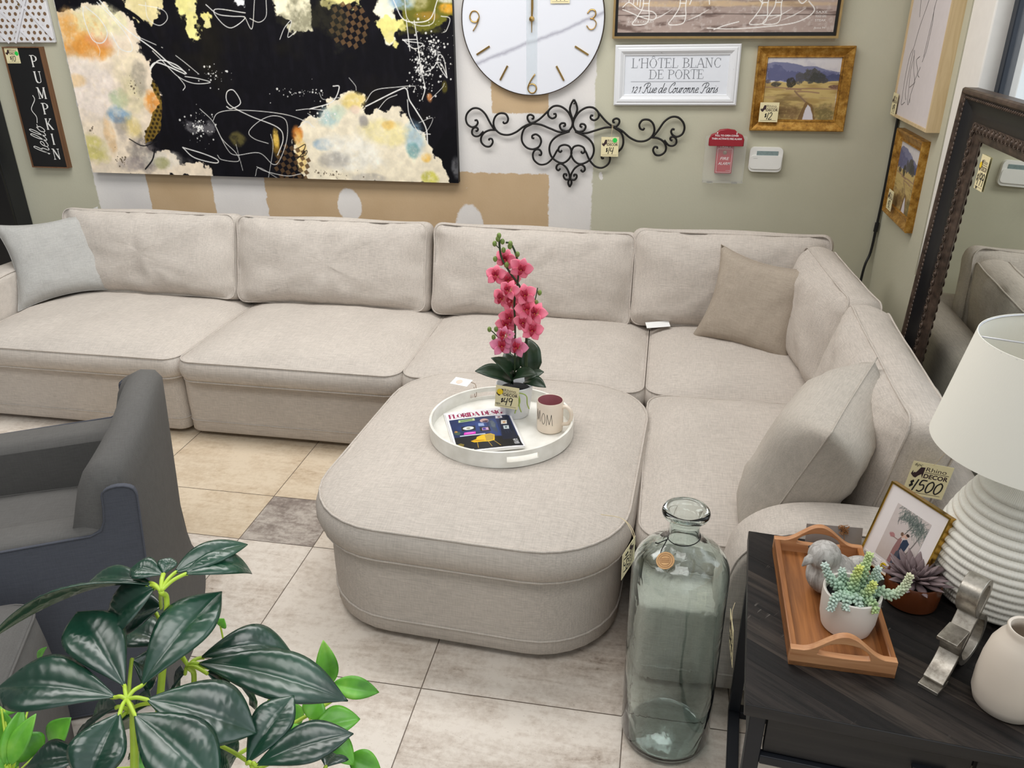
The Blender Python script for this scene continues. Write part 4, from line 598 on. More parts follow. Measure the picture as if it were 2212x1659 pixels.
seat(s4, -.010, .80, FY - .03, 3.74, 4); back_cushion(s4, .325, .86, .405, 3.735, 15, 4, h=.43)
back_cushion(s4, .725, .74, .415, 3.31, 9, 5, h=.395, ang=-86)
s5 = thing('sofa_section', 'right end section of the linen sofa with its arm behind the black table', 'sofa', I(), GS)
base_part(s5, -.005, .955, 1.79, FY - .012); g = back_frame(s5, -FY + .012, -1.79, .765, .955); g.matrix_local = RZ(-90)
arm(s5, 1.775, 1.945, .23, .955)
seat(s5, .0, .80, 1.955, FY - .045, 6, h=.10, top=.060, r=.09); back_cushion(s5, .735, .92, .405, 2.44, 10, 7, h=.405, ang=-91, t=.13)
# ------------------------------------------------------------------ ottoman
ott = thing('ottoman', 'large round-cornered linen ottoman carrying the white round tray', 'ottoman', T(-.505, 2.40, 0) @ RZ(-3.0))
g = G(); o = rr_base(g, -.475, .475, -.565, .53, .31, .26); b = g.build('base', LINEN, ott, angle=60)
G().tube([(x * 1.003, y * 1.003, .083) for x, y in o], .0035, 6, True).build('welt', LINEN, b, angle=180)
for sx in (-.3, .3):
    for sy in (-.38, .4): G().lathe([(.025, 0), (.028, .03)], 16, T(sx, sy, 0)).build('foot', DARK, ott)
cushion('cushion', LINEN, ott, T(0, -.02, .318), piping=(1, 0), pr=.004, w=.985, d=1.13, h=.108, top=.045, bot=.012, r=.27, bulge=.02, amp=.004, seed=9, power=3.0)
# ------------------------------------------------------------------ loose pillows
def pillow(label, o, xd, yd, w, h, t, seed, mat=LINEN2, name='throw_pillow'):
    m = plane_m(o, xd, yd); g, e = pillow_shape(w, h, t, seed=seed); p = g.build(name, mat, None, m, angle=180)
    tag(p, label, 'pillow', 'loose pillows on the sofa'); G().tube(e, .0025, 5, True).build('seam', mat, p, angle=180); return p
pillow('square linen throw pillow at the left end, leaning by the sofa arm', (-3.075, 3.575, .63), (.40, .30, .04), (-.13, .17, .40), .50, .46, .15, 3, cloth('grey_linen_pillow', (172, 170, 166), .13))
pillow('darker linen throw pillow tilted in the sofa corner', (.430, 3.45, .612), (.36, -.18, -.03), (.08, .14, .38), .47, .44, .15, 5, cloth('taupe_linen_pillow', (164, 152, 138), .13))
pillow('fat linen throw pillow seen edge-on above the black table', (.475, 2.14, .615), (-.17, -.39, -.02), (.14, -.06, .40), .50, .50, .27, 8)
# white paper card on the seat
pc = plain('white_card', (240, 240, 238), .5, var=.01)
m = plane_m((.020, 3.575, .452), (1, .25, .05), (-.2, .9, .35)); c = G().box(-.055, .055, -.02, .02, 0, .0015).build('paper_card', pc, None, m)
tag(c, 'small white paper card lying on the sofa seat near the corner', 'card')
# ------------------------------------------------------------------ price tags
TAGC = plain('cream_tag_card', (234, 222, 178), .6, var=.02); INK = plain('black_ink', (22, 18, 20), .6, var=0); INK2 = plain('brown_ink', (52, 30, 34), .6, var=0)
GREEN_DOT = plain('green_sticker', (40, 205, 80), .5, var=.02); YEL_DOT = plain('yellow_sticker', (240, 205, 40), .5, var=.02); STRING = plain('pale_string', (214, 196, 160), .8)
RHINO = [(0, .30), (.10, .62), (.16, .36), (.26, .50), (.34, .44), (.46, .62), (.62, .98), (.98, 1.0), (.98, .06), (.84, .40), (.62, .22), (.46, 0), (.26, .06)]
def price_tag(m, w, h, price, label, dot=None, note=None, below=None, bend=0.):
    """small printed shop ticket: local x right, y up, origin at its lower left corner"""
    t = thing('price_tag', label, 'price tag', m, 'shop price tags')
    G().box(0, w, 0, h, 0, .0006).build('card', TAGC, t, smooth=False)
    z = .0008
    G().prism([(w * (.04 + .30 * x), h * (.52 + .34 * y)) for x, y in RHINO], z, z + .0003).build('rhino_logo', INK2, t, smooth=False)
    g = G(); text(g, 'Rhino', w * .37, h * .755, w * .50, h * .13, z=z); g.box(w * .36, w * .95, h * .715, h * .728, z, z + .0002); text(g, 'DECOR', w * .36, h * .555, w * .60, h * .13, z=z, bold=.03)
    g.box(w * .08, w * .92, h * .075, h * .085, z, z + .0002); g.build('printed_name', INK2, t, smooth=False)
    g = G(); adv = sum(_HW[c][1] * (.6 if c == '$' else 1) for c in price); sz = min(h * .36, w * .84 / adv)
    hand(g, price, w * .5 - adv * sz / 2, h * .13, min(h * .36, sz * 1.5), sx=sz, w=.10 if w > .05 else .13, z=z)
    if note: text(g, note, w * .04, h * .12, w * .2, h * .08, z=z, bold=.02)
    if below: hand(g, below, w * .2, h * .02, h * .07, w=.15, z=z)
    g.build('handwritten_price', INK, t, smooth=False)
    if dot: G().lathe([(w * .13, 0), (w * .13, .0004)], 24, T(w * dot[0], h * dot[1], z + .0004)).build('round_sticker', dot[2], t, smooth=False)
    return t
GOLDP = plain('brass', (196, 160, 96), .3, 1.0); CHAMP = plain('champagne_metal', (178, 148, 100), .4, .9); GOLDF = N('gilded_frame'); GOLDF.color(GOLDF.ramp(GOLDF.noise(28, 5, .7), [(.3, rgba((112, 74, 28))), (.5, rgba((176, 128, 52))), (.7, rgba((214, 172, 92)))])); GOLDF.set(.38, .55, .5); GOLDF.bump(GOLDF.noise(160, 3), .2, .001); GOLDF = GOLDF.m
WHITE = plain('white_plastic', (232, 231, 226), .4, var=.01)
def frame_mesh(W, H, prof):
    """mitred picture frame; prof = list of (inset, height) from outer back edge to inner edge"""
    g = G(); vs = []; fs = []; k = len(prof)
    for sx, sy in ((-1, -1), (1, -1), (1, 1), (-1, 1)):
        for ins, z in prof: vs.append((sx * (W / 2 - ins), sy * (H / 2 - ins), z))
    for c in range(4):
        d = (c + 1) % 4
        for i in range(k - 1): fs.append((c * k + i, d * k + i, d * k + i + 1, c * k + i + 1))
    return g.add(vs, fs)
# ------------------------------------------------------------------ big abstract canvas
def abstract_canvas():
    W, H = 2.175, 1.22
    t = thing('abstract_painting', 'very large abstract canvas in black, cream and gold with white splashes', 'painting', on_back(-3.25, .95, .002))
    blk = plain('canvas_edge', (24, 24, 27), .6); G().box(0, W, 0, H, 0, .0395).build('stretched_canvas', blk, t, bevel=.003)
    p = Paint(W, H, 880, 494, (17, 16, 21), 3)
    p.put(np.clip(p.vn(40, 3, (1, .3)) - .45, 0, 1) * .25, (70, 66, 84)); p.put(np.clip(p.vn(3, 4) - .62, 0, 1) * 1.2, (60, 52, 20))
    for s in ART:
        if s[0] == 'p': p.poly(s[1], s[2], s[3] * 1.5, s[4] * .8, 24)
        elif s[0] == 'b': p.blob(s[1], s[2], s[3], s[4], s[5], s[6], s[7])
        elif s[0] == 's': p.stroke(s[1], s[2], s[3] * (.78 if s[1][0] > 200 else 1))
        elif s[0] == 'k': p.dots(s[1], s[2], s[3], s[4], s[5])
        elif s[0] == 'dots':
            c = s[2]
            for i in range(-6, 7):
                for j in range(-12, 13):
                    x, y = c[0] + (i + (j % 2) * .5) * .026, c[1] + j * .022
                    ix, iy = int(x / W * 880), int(y / H * 494)
                    if 0 <= ix < 880 and 0 <= iy < 494 and abs(p.a[iy, ix, 0] - 120) < 14 and abs(p.a[iy, ix, 2] - 40) < 20: p.blob(s[1], (x, y), .008, .008, .85, 0, .4)
        elif s[0] == 'check':
            c = s[2]
            for i in range(-4, 5):
                for j in range(-4, 5):
                    if (i + j) % 2 and math.hypot(i, j) < 4.4:
                        u, v = i * .024, j * .024; a = .5; x = c[0] + u * math.cos(a) - v * math.sin(a); y = c[1] + u * math.sin(a) + v * math.cos(a); e = .0115
                        q = [(x + (du * math.cos(a) - dv * math.sin(a)) * e, y + (du * math.sin(a) + dv * math.cos(a)) * e) for du, dv in ((-1, -1), (1, -1), (1, 1), (-1, 1))]
                        p.poly(s[1], q, .003, None, 60, .85)
    p.a *= (1 + (p.vn(30, 4) - .5) * .22)[..., None]; p.put(np.clip((p.vn(14, 5) - .60) * 6, 0, 1) * .30 * (p.a.mean(-1) > 120), (236, 226, 206))
    p.build('painted_face', vcol('abstract_paint', .55, .12, .15, 500), t, T(0, 0, .0402))
abstract_canvas()
# ------------------------------------------------------------------ polka dot memo board, upper left corner
def memo_board():
    t = thing('memo_board', 'white fabric memo board with brown polka dots at the top left corner', 'memo board', on_back(-3.70, 1.64))
    W, H = .40, .50; G().box(-.02, W - .02, 0, H, 0, .022).build('board', plain('board_fabric', (222, 220, 222), .8), t, bevel=.005)
    br = plain('brown_dots', (120, 92, 66), .7); g = G()
    for i in range(12):
        for j in range(16):
            x, y = i * .036 + (j % 2) * .018, .02 + j * .031
            if x < W - .04: g.lathe([(.0095, 0), (.0095, .0006)], 14, T(x, y, .0222))
    g.build('polka_dots', br, t, smooth=False)
    rb = plain('satin_ribbon', (226, 224, 228), .35); g = G()
    for a, b in (((-.02, .27), (.25, 0)), ((-.02, .12), (.10, 0)), ((.10, .5), (.38, .21)), ((-.02, .5), (.38, .02)), ((.38, .42), (.14, 0)), ((.38, .3), (.10, .5))): g.ribbon([a, b], .014, .0230 + .0011 * len(g.v) / 8, h=.001)
    g.build('ribbon', rb, t, smooth=False)
    g = G(); [g.lathe([(.006, 0), (.006, .003), (0, .005)], 12, T(x, y, .029)) for x, y in ((.22, .19), (.30, .30), (.12, .37))]; g.build('stud', GOLDP, t)
memo_board()
def pumpkin_sign():
    t = thing('pumpkin_sign', 'tall narrow black sign lettered HELLO PUMPKIN at the upper left', 'sign', on_back(-3.645, .968))
    W, H = .235, .652; wd = wood('sign_wood', (96, 64, 42), (128, 90, 60), 1, .6)
    G().box(.004, W - .004, .004, H - .004, 0, .030).build('panel', plain('sign_black', (14, 14, 16), .6), t)
    G_ = frame_mesh(W, H, [(0, 0), (0, .038), (.005, .038), (.005, .029)]); G_.build('frame', wd, t, T(W / 2, H / 2, 0), smooth=False)
    wh = plain('sign_white', (232, 230, 226), .6, var=0); g = G()
    for i, ch in enumerate('PUMPKIN'):
        wdt = {'I': .3, 'M': 1.0, 'K': .82, 'N': .86, 'P': .7, 'U': .84}[ch] * .058; serif(g, ch, .178 - wdt / 2, .550 - i * .0835, .058, z=.0305, thick=.15, thin=.06)
    g.build('lettering', wh, t, smooth=False)
    g = G(); m = T(.135, .075, .0305) @ RZ(90); script(g, 'hello', 0, 0, .092, m=m, w=.045, shear=.25); g.ribbon(smooth_path([(.175, .035), (.21, .03), (.25, .05), (.30, .015), (.325, .02)], 6), .004, 0, m); g.build('script_lettering', wh, t, smooth=False)
    price_tag(on_back(-3.638, 1.535, .0315), .085, .082, '$10', 'price tag reading 10 dollars on the black pumpkin sign', (.86, .62, GREEN_DOT))
pumpkin_sign()
# ------------------------------------------------------------------ round clock
def clock():
    t = thing('wall_clock', 'large round white marble wall clock with brass numerals', 'clock', on_back(-.683, 1.745)); r = .352
    n = N('white_marble'); w = n.noise(3, 6, .6, n.mapping((1, 1, 1), (0, 0, R(-25))), 1.2)
    sp = n.n('ShaderNodeSeparateXYZ'); n.l(n.mapping((1, 1, 1), (0, 0, R(-20))), sp.inputs[0]); dst = n.noise(9, 6, .65)
    ln = n.math('ABSOLUTE', n.math('ADD', n.math('ADD', sp.outputs[1], .096), n.math('MULTIPLY', n.math('SUBTRACT', dst, .5), .035))); vein = n.ramp(ln, [(0, rgba((176, 176, 188))), (.014, rgba((226, 228, 236)))])
    n.color(n.mix(.6, n.ramp(w, [(.4, rgba((208, 214, 226))), (.5, rgba((228, 230, 238)))]), vein, 'MULTIPLY')); n.color(vein); n.set(.35, 0, .4)
    f = G().lathe([(r - .004, .002), (r - .004, .024), (0, .024)], 96).build('marble_face', n.m, t, angle=30)
    G().lathe([(r - .004, 0), (r, .001), (r, .027), (r - .004, .027), (r - .004, .02)], 96, cap=False).build('rim', plain('dark_bronze', (70, 58, 46), .4, .8), t, angle=30)
    z = .028
    def num(pl, nm): 
        g = G()
        for q in pl: g.tube([(x, y, z) for x, y in smooth_path([(a, b) for a, b in q], 6) for x, y in ((x, y),)] if False else [Vector((v.x, v.y, z)) for v in smooth_path(q, 6)], .0042, 8, flat=.5)
        g.build(nm, GOLDP, t, angle=180)
    num([[(-.262, .008), (-.278, -.012), (-.30, -.008), (-.308, .012), (-.296, .034), (-.274, .034), (-.262, .012), (-.272, -.02), (-.294, -.052)]], 'numeral_nine')
    num([[(.268, .022), (.282, .038), (.302, .036), (.308, .018), (.296, .002), (.282, .0), (.300, -.004), (.312, -.022), (.300, -.044), (.280, -.046), (.266, -.03)]], 'numeral_three')
    num([[(.016, -.250), (-.008, -.285), (-.020, -.318), (-.006, -.338), (.014, -.336), (.024, -.316), (.012, -.298), (-.010, -.298), (-.018, -.312)]], 'numeral_six')
    for k in (1, 2, 4, 5, 7, 8, 10, 11):
        a = R(90 - 30 * k); G().box(.245, .322, -.0042, .0042, .024, .030, RZ(math.degrees(a))).build('hour_bar', GOLDP, t, smooth=False)
    G().lathe([(.012, .024), (.012, .040), (0, .042)], 20).build('hub', GOLDP, t)
    g = G(); g.prism([(-.0018, -.06), (.0018, -.06), (.0035, .02), (.0015, .26), (-.0015, .26), (-.0035, .02)], .034, .036); g.build('minute_hand', GOLDP, t, smooth=False)
    g = G(); g.prism([(-.0025, -.02), (.0025, -.02), (.006, .05), (.001, .19), (-.004, .05)], .031, .033, RZ(-1.5)); g.build('hour_hand', GOLDP, t, smooth=False)
    tp = N('clear_tape'); tp.color((.82, .88, .92, 1)); tp.set(.15, 0, .5, Alpha=.30); G().box(-.028, .026, -.345, .30, .0245, .0252).build('tape_strip', tp.m, t, smooth=False)
    price_tag(on_back(-.593, 1.812, .030), .092, .09, '$149', 'price tag cut off by the top edge, stuck on the round clock')
clock()
# ------------------------------------------------------------------ wrought iron scroll
def scroll():
    iron = plain('wrought_iron', (20, 17, 16), .5, .3); y0 = .02
    t = thing('scroll_ornament', 'black wrought iron scroll ornament on the wall below the clock', 'wall ornament', on_back(SCROLL_O[0], SCROLL_O[1], y0))
    for k, pl in enumerate(SCROLL):
        for s in (1, -1):
            pts = smooth_path([(p[0] * s * 1, p[1], 0) for p in pl], 6); r = [.0052] * len(pts)
            G().tube(pts, .0052, 8, m=RZ(-1.6)).build('scroll_bar', iron, t, angle=180)
    G().tube([(0, -.02, -.018), (0, -.02, 0)], .004, 8).build('hanger', iron, t)
    pt = price_tag(on_back(-.325, 1.105, .034), .088, .096, '$14', 'price tag reading 14 dollars hanging from the iron scroll', (.78, .84, GREEN_DOT))
    G().tube([(.05, .094, .001), (.052, .13, .004), (.05, .157, -.006), (.056, .157, -.006), (.054, .13, .002)], .0008, 5).build('string', STRING, pt)
scroll()
# ------------------------------------------------------------------ horse print with brass frame
def horse_print():
    W, H = 1.03, .78; t = thing('horse_print', 'framed brown print with white line drawing of horse legs, top edge cut off', 'picture', on_back(-.291, 1.657))
    G().box(.01, W - .01, .01, H - .01, 0, .02).build('backing', plain('float_black', (12, 12, 14), .6), t)
    frame_mesh(W, H, [(0, 0), (0, .042), (.010, .042), (.010, .012)]).build('frame', CHAMP, t, T(W / 2, H / 2, 0), smooth=False)
    w, h = W - .044, H - .052; p = Paint(w, h, 500, 300, (170, 152, 144), 8)
    tex = None; p.put(np.clip((p.vn(7, 5, (.5, 5)) - .48) * 4, 0, 1) * .8, (176, 158, 150)); p.put(np.clip((p.vn(16, 4, (.6, 3)) - .52) * 5, 0, 1) * .7, (92, 74, 68)); p.put(np.clip((p.vn(30, 4, (2, 2)) - .55) * 5, 0, 1) * .5, (206, 196, 192))
    for y in (.075, .15, .24, .33): p.stroke((48, 36, 32), [(0, y), (w * .4, y + .004), (w, y - .003)], .003, .8)
    p.blob((206, 178, 140), (.36, .122), .4, .012, .75, .4); p.blob((206, 178, 140), (.78, .118), .22, .012, .6, .4)
    Wt = (236, 232, 228)
    def leg(x, s=1.):
        for q in ([(x, .42), (x + .01, .30), (x - .012, .22), (x - .004, .12), (x - .028, .07), (x - .05, .035), (x + .012, .038), (x + .026, .07), (x + .022, .12), (x + .034, .22), (x + .03, .30), (x + .05, .42)], [(x - .03, .07), (x + .024, .072)], [(x - .006, .125), (x + .022, .125)]): p.stroke(Wt, q, .0042)
        for k in range(5): p.stroke(Wt, [(x + .03 + k * .012, .05 + k * .004), (x + .09 + k * .01, .075 + k * .006)], .002, .7)
    leg(.29); leg(.66); leg(.72); leg(.12)
    for q in ([(.34, .40), (.37, .25), (.33, .12)], [(.40, .40), (.41, .2), (.42, .12)], [(.50, .42), (.55, .24), (.66, .12)], [(.60, .36), (.64, .2)], [(.84, .40), (.80, .2), (.83, .12), (.88, .17), (.93, .2)], [(.90, .3), (.88, .16), (.94, .14), (.96, .2)], [(.86, .13), (.89, .09), (.84, .05), (.75, .03), (.55, .015), (.42, .018)], [(.45, .012), (.5, .03), (.56, .045)]): p.stroke(Wt, q, .0045)
    for q in ([(.02, .11), (.05, .13), (.10, .10), (.16, .09), (.18, .07), (.16, .055), (.10, .07), (.05, .09), (.02, .10)], [(.05, .2), (.048, .13)], [(.075, .2), (.07, .125)], [(.09, .2), (.088, .12)], [(.105, .2), (.10, .11)], [(.12, .22), (.17, .18), (.14, .17)]): p.stroke(Wt, q, .004)
    p.build('print', vcol('horse_ink', .7, .2), t, T(.022, .026, .0205))
    g = G(); wt = plain('print_white', (228, 224, 220), .7, var=0); text(g, 'COLT & CAVALRY', .072, .068, .12, .010, z=.0209)
    for i, s in enumerate(('SAXE', 'FOOD GRIL', 'STEAK')): text(g, s, .945, .105 - i * .017, .048, .010, z=.0209, align='c')
    text(g, 'Anno 94', .92, .04, .05, .009, z=.0209); g.build('lettering', wt, t, smooth=False)
horse_print()
# ------------------------------------------------------------------ white shabby hotel sign
def hotel_sign():
    W, H = .59, .276; t = thing('hotel_sign', 'white distressed framed sign with French hotel address lettering', 'sign', on_back(-.272, 1.352) @ RZ(.6))
    n = N('chipped_white'); c = n.ramp(n.noise(16, 6, .75, n.mapping((1, 3, 1))), [(.30, rgba((92, 90, 88))), (.335, rgba((226, 227, 230)))]); n.color(c); n.set(.5, 0, .35)
    pw = plain('sign_paper', (224, 227, 234), .6, var=.01)
    G().box(.02, W - .02, .02, H - .02, 0, .012).build('panel', pw, t)
    frame_mesh(W, H, [(0, 0), (0, .024), (.006, .028), (.012, .026), (.018, .030), (.028, .030), (.036, .024), (.042, .018), (.046, .018), (.050, .012)]).build('frame', n.m, t, T(W / 2, H / 2, 0), angle=20)
    gi = plain('grey_letters', (112, 114, 120), .6, var=.25, vs=400); g = G()
    serif(g, "L'HÔTEL BLANC", .082, .172, .042, .425, z=.0125, thick=.085, thin=.035); serif(g, 'DE PORTE', .168, .122, .040, .262, z=.0125, thick=.085, thin=.035); g.box(.08, .505, .108, .1094, .0122, .0128); g.build('lettering', gi, t, smooth=False)
    g = G(); script(g, '121 Rue de Couronne. Paris', .084, .058, .044, .415, z=.0125, w=.055, shear=.3); g.build('script_lettering', plain('sign_black_ink', (40, 42, 48), .6, var=0), t, smooth=False)
hotel_sign()
# ------------------------------------------------------------------ landscape oil paintings
def landscape(p):
    w, h = p.w, p.h; S = lambda pts: [(x * w, y * h) for x, y in pts]
    p.a[:] = (206, 200, 200); p.put(np.clip(p.Y / h - .8, 0, 1) * 2, (214, 214, 220))
    p.poly((118, 120, 150), S([(0, .62), (0, .9), (.1, .94), (.25, .93), (.4, .9), (.55, .87), (.7, .84), (.85, .8), (1, .78), (1, .62)]), .01)
    p.poly((96, 98, 132), S([(0, .62), (0, .84), (.15, .88), (.3, .80), (.5, .76), (.75, .78), (1, .72), (1, .6)]), .02, scale=40); p.poly((76, 80, 112), S([(.55, .62), (.7, .76), (.85, .72), (1, .74), (1, .6)]), .02, scale=40)
    p.put(np.clip((p.vn(40, 3) - .5) * 3, 0, 1) * .25 * (p.Y > .62 * h), (150, 148, 170))
    p.poly((196, 172, 112), S([(0, -.1), (0, .62), (.3, .60), (.6, .63), (1, .64), (1, -.1)]), .008)
    p.put(np.clip((p.vn(18, 5, (.5, 3)) - .5) * 5, 0, 1) * .75 * (p.Y < .60 * h), (160, 132, 78)); p.put(np.clip((p.vn(22, 5, (.6, 2.4)) - .52) * 5, 0, 1) * .7 * (p.Y < .42 * h), (120, 98, 62)); p.put(np.clip((p.vn(30, 4, (.7, 2)) - .55) * 5, 0, 1) * .6 * (p.Y < .5 * h), (178, 150, 108))
    for c, x, y, rx, ry in (((78, 76, 70), .62, .72, .11, .11), ((64, 64, 60), .70, .68, .10, .08), ((84, 82, 84), .47, .68, .06, .10), ((58, 54, 46), .36, .60, .07, .08), ((70, 66, 60), .15, .575, .07, .04), ((96, 86, 90), .04, .62, .04, .03), ((112, 82, 70), .95, .54, .08, .035), ((70, 68, 66), .78, .64, .07, .05)): p.blob(c, (x * w, y * h), rx * w, ry * h, .95, .35, .15, 60)
    for x0, y0, x1, y1 in ((0, .53, .5, .49), (.3, .50, 1, .50), (.45, .46, .75, .44)): p.stroke((142, 108, 92), S([(x0, y0), ((x0 + x1) / 2, (y0 + y1) / 2 + .01), (x1, y1)]), .006, .7)
    p.stroke((132, 106, 84), S([(.42, .47), (.46, .42), (.5, .38), (.55, .33), (.6, .28)]), .007, .9)
    p.poly((126, 98, 62), S([(.50, 0), (.56, .22), (.60, .30), (.68, .26), (.76, 0)]), .01); p.poly((214, 208, 214), S([(.56, -.05), (.58, .12), (.62, .25), (.66, .22), (.71, .08), (.73, -.05)]), .006)
    p.blob((86, 78, 46), (.86 * w, .1 * h), .14 * w, .14 * h, .6, .5, .5, 40); p.blob((104, 78, 50), (.35 * w, .12 * h), .2 * w, .1 * h, .6, .5, .5, 40)
OIL = vcol('oil_paint', .5, .3, .25, 400)
def framed_landscape(m, W, H, fw, label, seed):
    t = thing('landscape_painting', label, 'painting', m); G().box(.01, W - .01, .01, H - .01, 0, .01).build('backing', plain('backing_brown', (70, 50, 34), .8), t)
    frame_mesh(W, H, [(0, 0), (0, .030), (.004, .034), (.008, .033), (.012, .029), (fw * .55, .020), (fw * .80, .015), (fw * .84, .019), (fw * .92, .019), (fw, .011)]).build('gilt_frame', GOLDF, t, T(W / 2, H / 2, 0), angle=20)
    p = Paint(W - 2 * fw + .004, H - 2 * fw + .004, 190, 170, (0, 0, 0), seed); landscape(p); p.build('oil_panel', OIL, t, T(fw - .002, fw - .002, .0115)); return t
framed_landscape(on_back(.394, 1.243) @ RZ(.2), .435, .380, .052, 'gold framed landscape painting on the back wall beside the hotel sign', 5)
price_tag(on_back(.43, 1.285, .036), .088, .090, '$12', 'price tag reading 12 dollars on the landscape painting on the back wall')
framed_landscape(on_side(4.14, .893), .435, .385, .052, 'gold framed landscape painting on the right wall below the line drawing', 6)
price_tag(on_side(4.06, .925, .036), .088, .090, '$12', 'price tag reading 12 dollars on the landscape painting on the right wall')
# ------------------------------------------------------------------ line drawing canvas on the right wall
def line_canvas():
    W, H = .60, 1.0; t = thing('line_drawing', 'pale wood framed canvas with thin black line drawing of a hand, on the right wall', 'picture', on_side(4.222, 1.325))
    wd = wood('pale_oak', (196, 170, 128), (218, 196, 156), 1, .5); frame_mesh(W, H, [(0, 0), (0, .052), (.012, .052), (.012, .044)]).build('frame', wd, t, T(W / 2, H / 2, 0), smooth=False)
    G().box(.008, W - .008, .008, H - .008, 0, .0455).build('canvas', plain('canvas_white', (214, 206, 206), .8, var=.02), t)
    g = G(); k = plain('line_ink', (60, 56, 58), .7, var=0)
    for q in ([(.12, 1.0), (.20, .76), (.30, .60)], [(.55, .95), (.36, .66), (.24, .46), (.19, .38), (.16, .30)], [(.58, .78), (.44, .58), (.36, .47), (.37, .40), (.36, .30), (.33, .25)], [(.02, .72), (.10, .56), (.16, .42)], [(.36, .47), (.35, .36), (.335, .27)],
              [(.16, .30), (.12, .26), (.11, .17), (.12, .10)], [(.16, .29), (.155, .22), (.16, .12), (.19, .085)], [(.19, .27), (.18, .2), (.21, .12), (.22, .085)], [(.18, .29), (.22, .22), (.27, .17), (.24, .15), (.21, .14)], [(.27, .17), (.29, .21), (.24, .25), (.28, .27)], [(.28, .17), (.25, .11), (.26, .08)], [(.32, .23), (.30, .20), (.33, .19)], [(.12, .10), (.13, .06), (.18, .075)], [(.22, .085), (.24, .07), (.25, .10)]): g.ribbon(smooth_path(q, 8), .0022, .046)
    g.build('drawn_lines', k, t, smooth=False)
    price_tag(on_side(4.225, 1.33, .0535), .088, .095, '$19', 'price tag on the lower left corner of the line drawing canvas')
line_canvas()
# ------------------------------------------------------------------ fire alarm with clear cover, and keypad
def fire_alarm():
    t = thing('fire_alarm', 'red fire alarm pull station under a clear plastic cover', 'fire alarm', on_back(.288, 1.12))
    red = plain('alarm_red', (178, 22, 44), .35, var=.02); dred = plain('cover_red', (150, 24, 40), .35, var=.02); wh = plain('alarm_white', (236, 226, 226), .5, var=0)
    ps = G().box(-.041, .041, -.085, .055, 0, .036).build('pull_station', red, t, bevel=.003)
    g = G(); z = .0365
    for a, b in (((-.035, -.078), (.035, -.078)), ((.035, -.078), (.035, .035)), ((.035, .035), (-.035, .035)), ((-.035, .035), (-.035, -.078))): g.ribbon([a, b], .0014, z)
    text(g, 'PULL', 0, .041, .030, .0085, z=z, align='c', bold=.03); text(g, 'FIRE', 0, -.018, .040, .014, z=z, align='c', shear=.2, bold=.01); text(g, 'ALARM', 0, -.042, .056, .014, z=z, align='c', shear=.2, bold=.01)
    text(g, 'PULL STATION', .012, -.072, .02, .004, z=z)
    for x in (-.022, .022): g.prism([(x - .003, .042), (x + .003, .042), (x, .048)], z, z + .0003)
    g.build('lettering', wh, ps, smooth=False); G().lathe([(.009, 0), (.009, .004), (.004, .006), (0, .006)], 20, T(0, .018, .036)).build('key_lock', plain('lock_metal', (150, 130, 110), .4, .9), t)
    top = [(-.084, .052), (.084, .052), (.084, .085), (.074, .105), (.052, .113), (.036, .128), (0, .133), (-.036, .128), (-.052, .113), (-.074, .105), (-.084, .085)]
    h = G().prism(top, .037, .064).build('hood', dred, t, bevel=.004)
    g = G(); z = .0645; text(g, 'PULL TO OPEN COVER', 0, .098, .112, .0085, z=z, align='c', bold=.03); text(g, 'THEN ACTIVATE FIRE ALARM', 0, .083, .142, .0085, z=z, align='c', bold=.03)
    for x in (-.046, .046): g.box(x - .0012, x + .0012, .107, .113, z, z + .0003); g.prism([(x - .004, .113), (x + .004, .113), (x, .119)], z, z + .0003)
    g.build('lettering', wh, h, smooth=False)
    cl = N('clear_polycarbonate'); cl.color((.94, .96, .95, 1)); cl.set(.10, 0, .35, Alpha=.075); cl = cl.m
    g = G(); z0, z1 = .001, .060
    g.box(-.098, .098, -.128, .10, z1 - .003, z1)
    for x in (-.098, .095): g.box(x, x + .003, -.128, .085, z0, z1)
    g.box(-.098, .098, -.128, -.125, z0, z1); g.build('clear_cover', cl, t, bevel=.001)
    g = G(); [g.box(x - .014, x + .014, -.136, -.127, .02, .045) for x in (-.06, .06)]; g.build('hinge', cl, t, bevel=.001)
fire_alarm()
def keypad():
    t = thing('alarm_keypad', 'small white wall keypad with grey display beside the fire alarm', 'keypad', on_back(.488, 1.105))
    o = [(x, y) for x, y in rrect(.158, .118, .022, 6)]; G().prism(o, 0, .024).build('housing', WHITE, t, bevel=.004, seg=3)
    G().prism([(x, y - .012) for x, y in rrect(.150, .066, .018, 6)], .024, .029).build('flip_cover', WHITE, t, bevel=.003)
    G().box(-.046, .056, .020, .042, .0245, .0262).build('display', plain('lcd_grey', (128, 146, 146), .2, var=.12, vs=90), t, bevel=.001)
    G().box(-.06, -.04, .006, .0075, .0291, .0294).build('printed_mark', plain('mark_grey', (170, 170, 170), .5), t, smooth=False)
keypad()
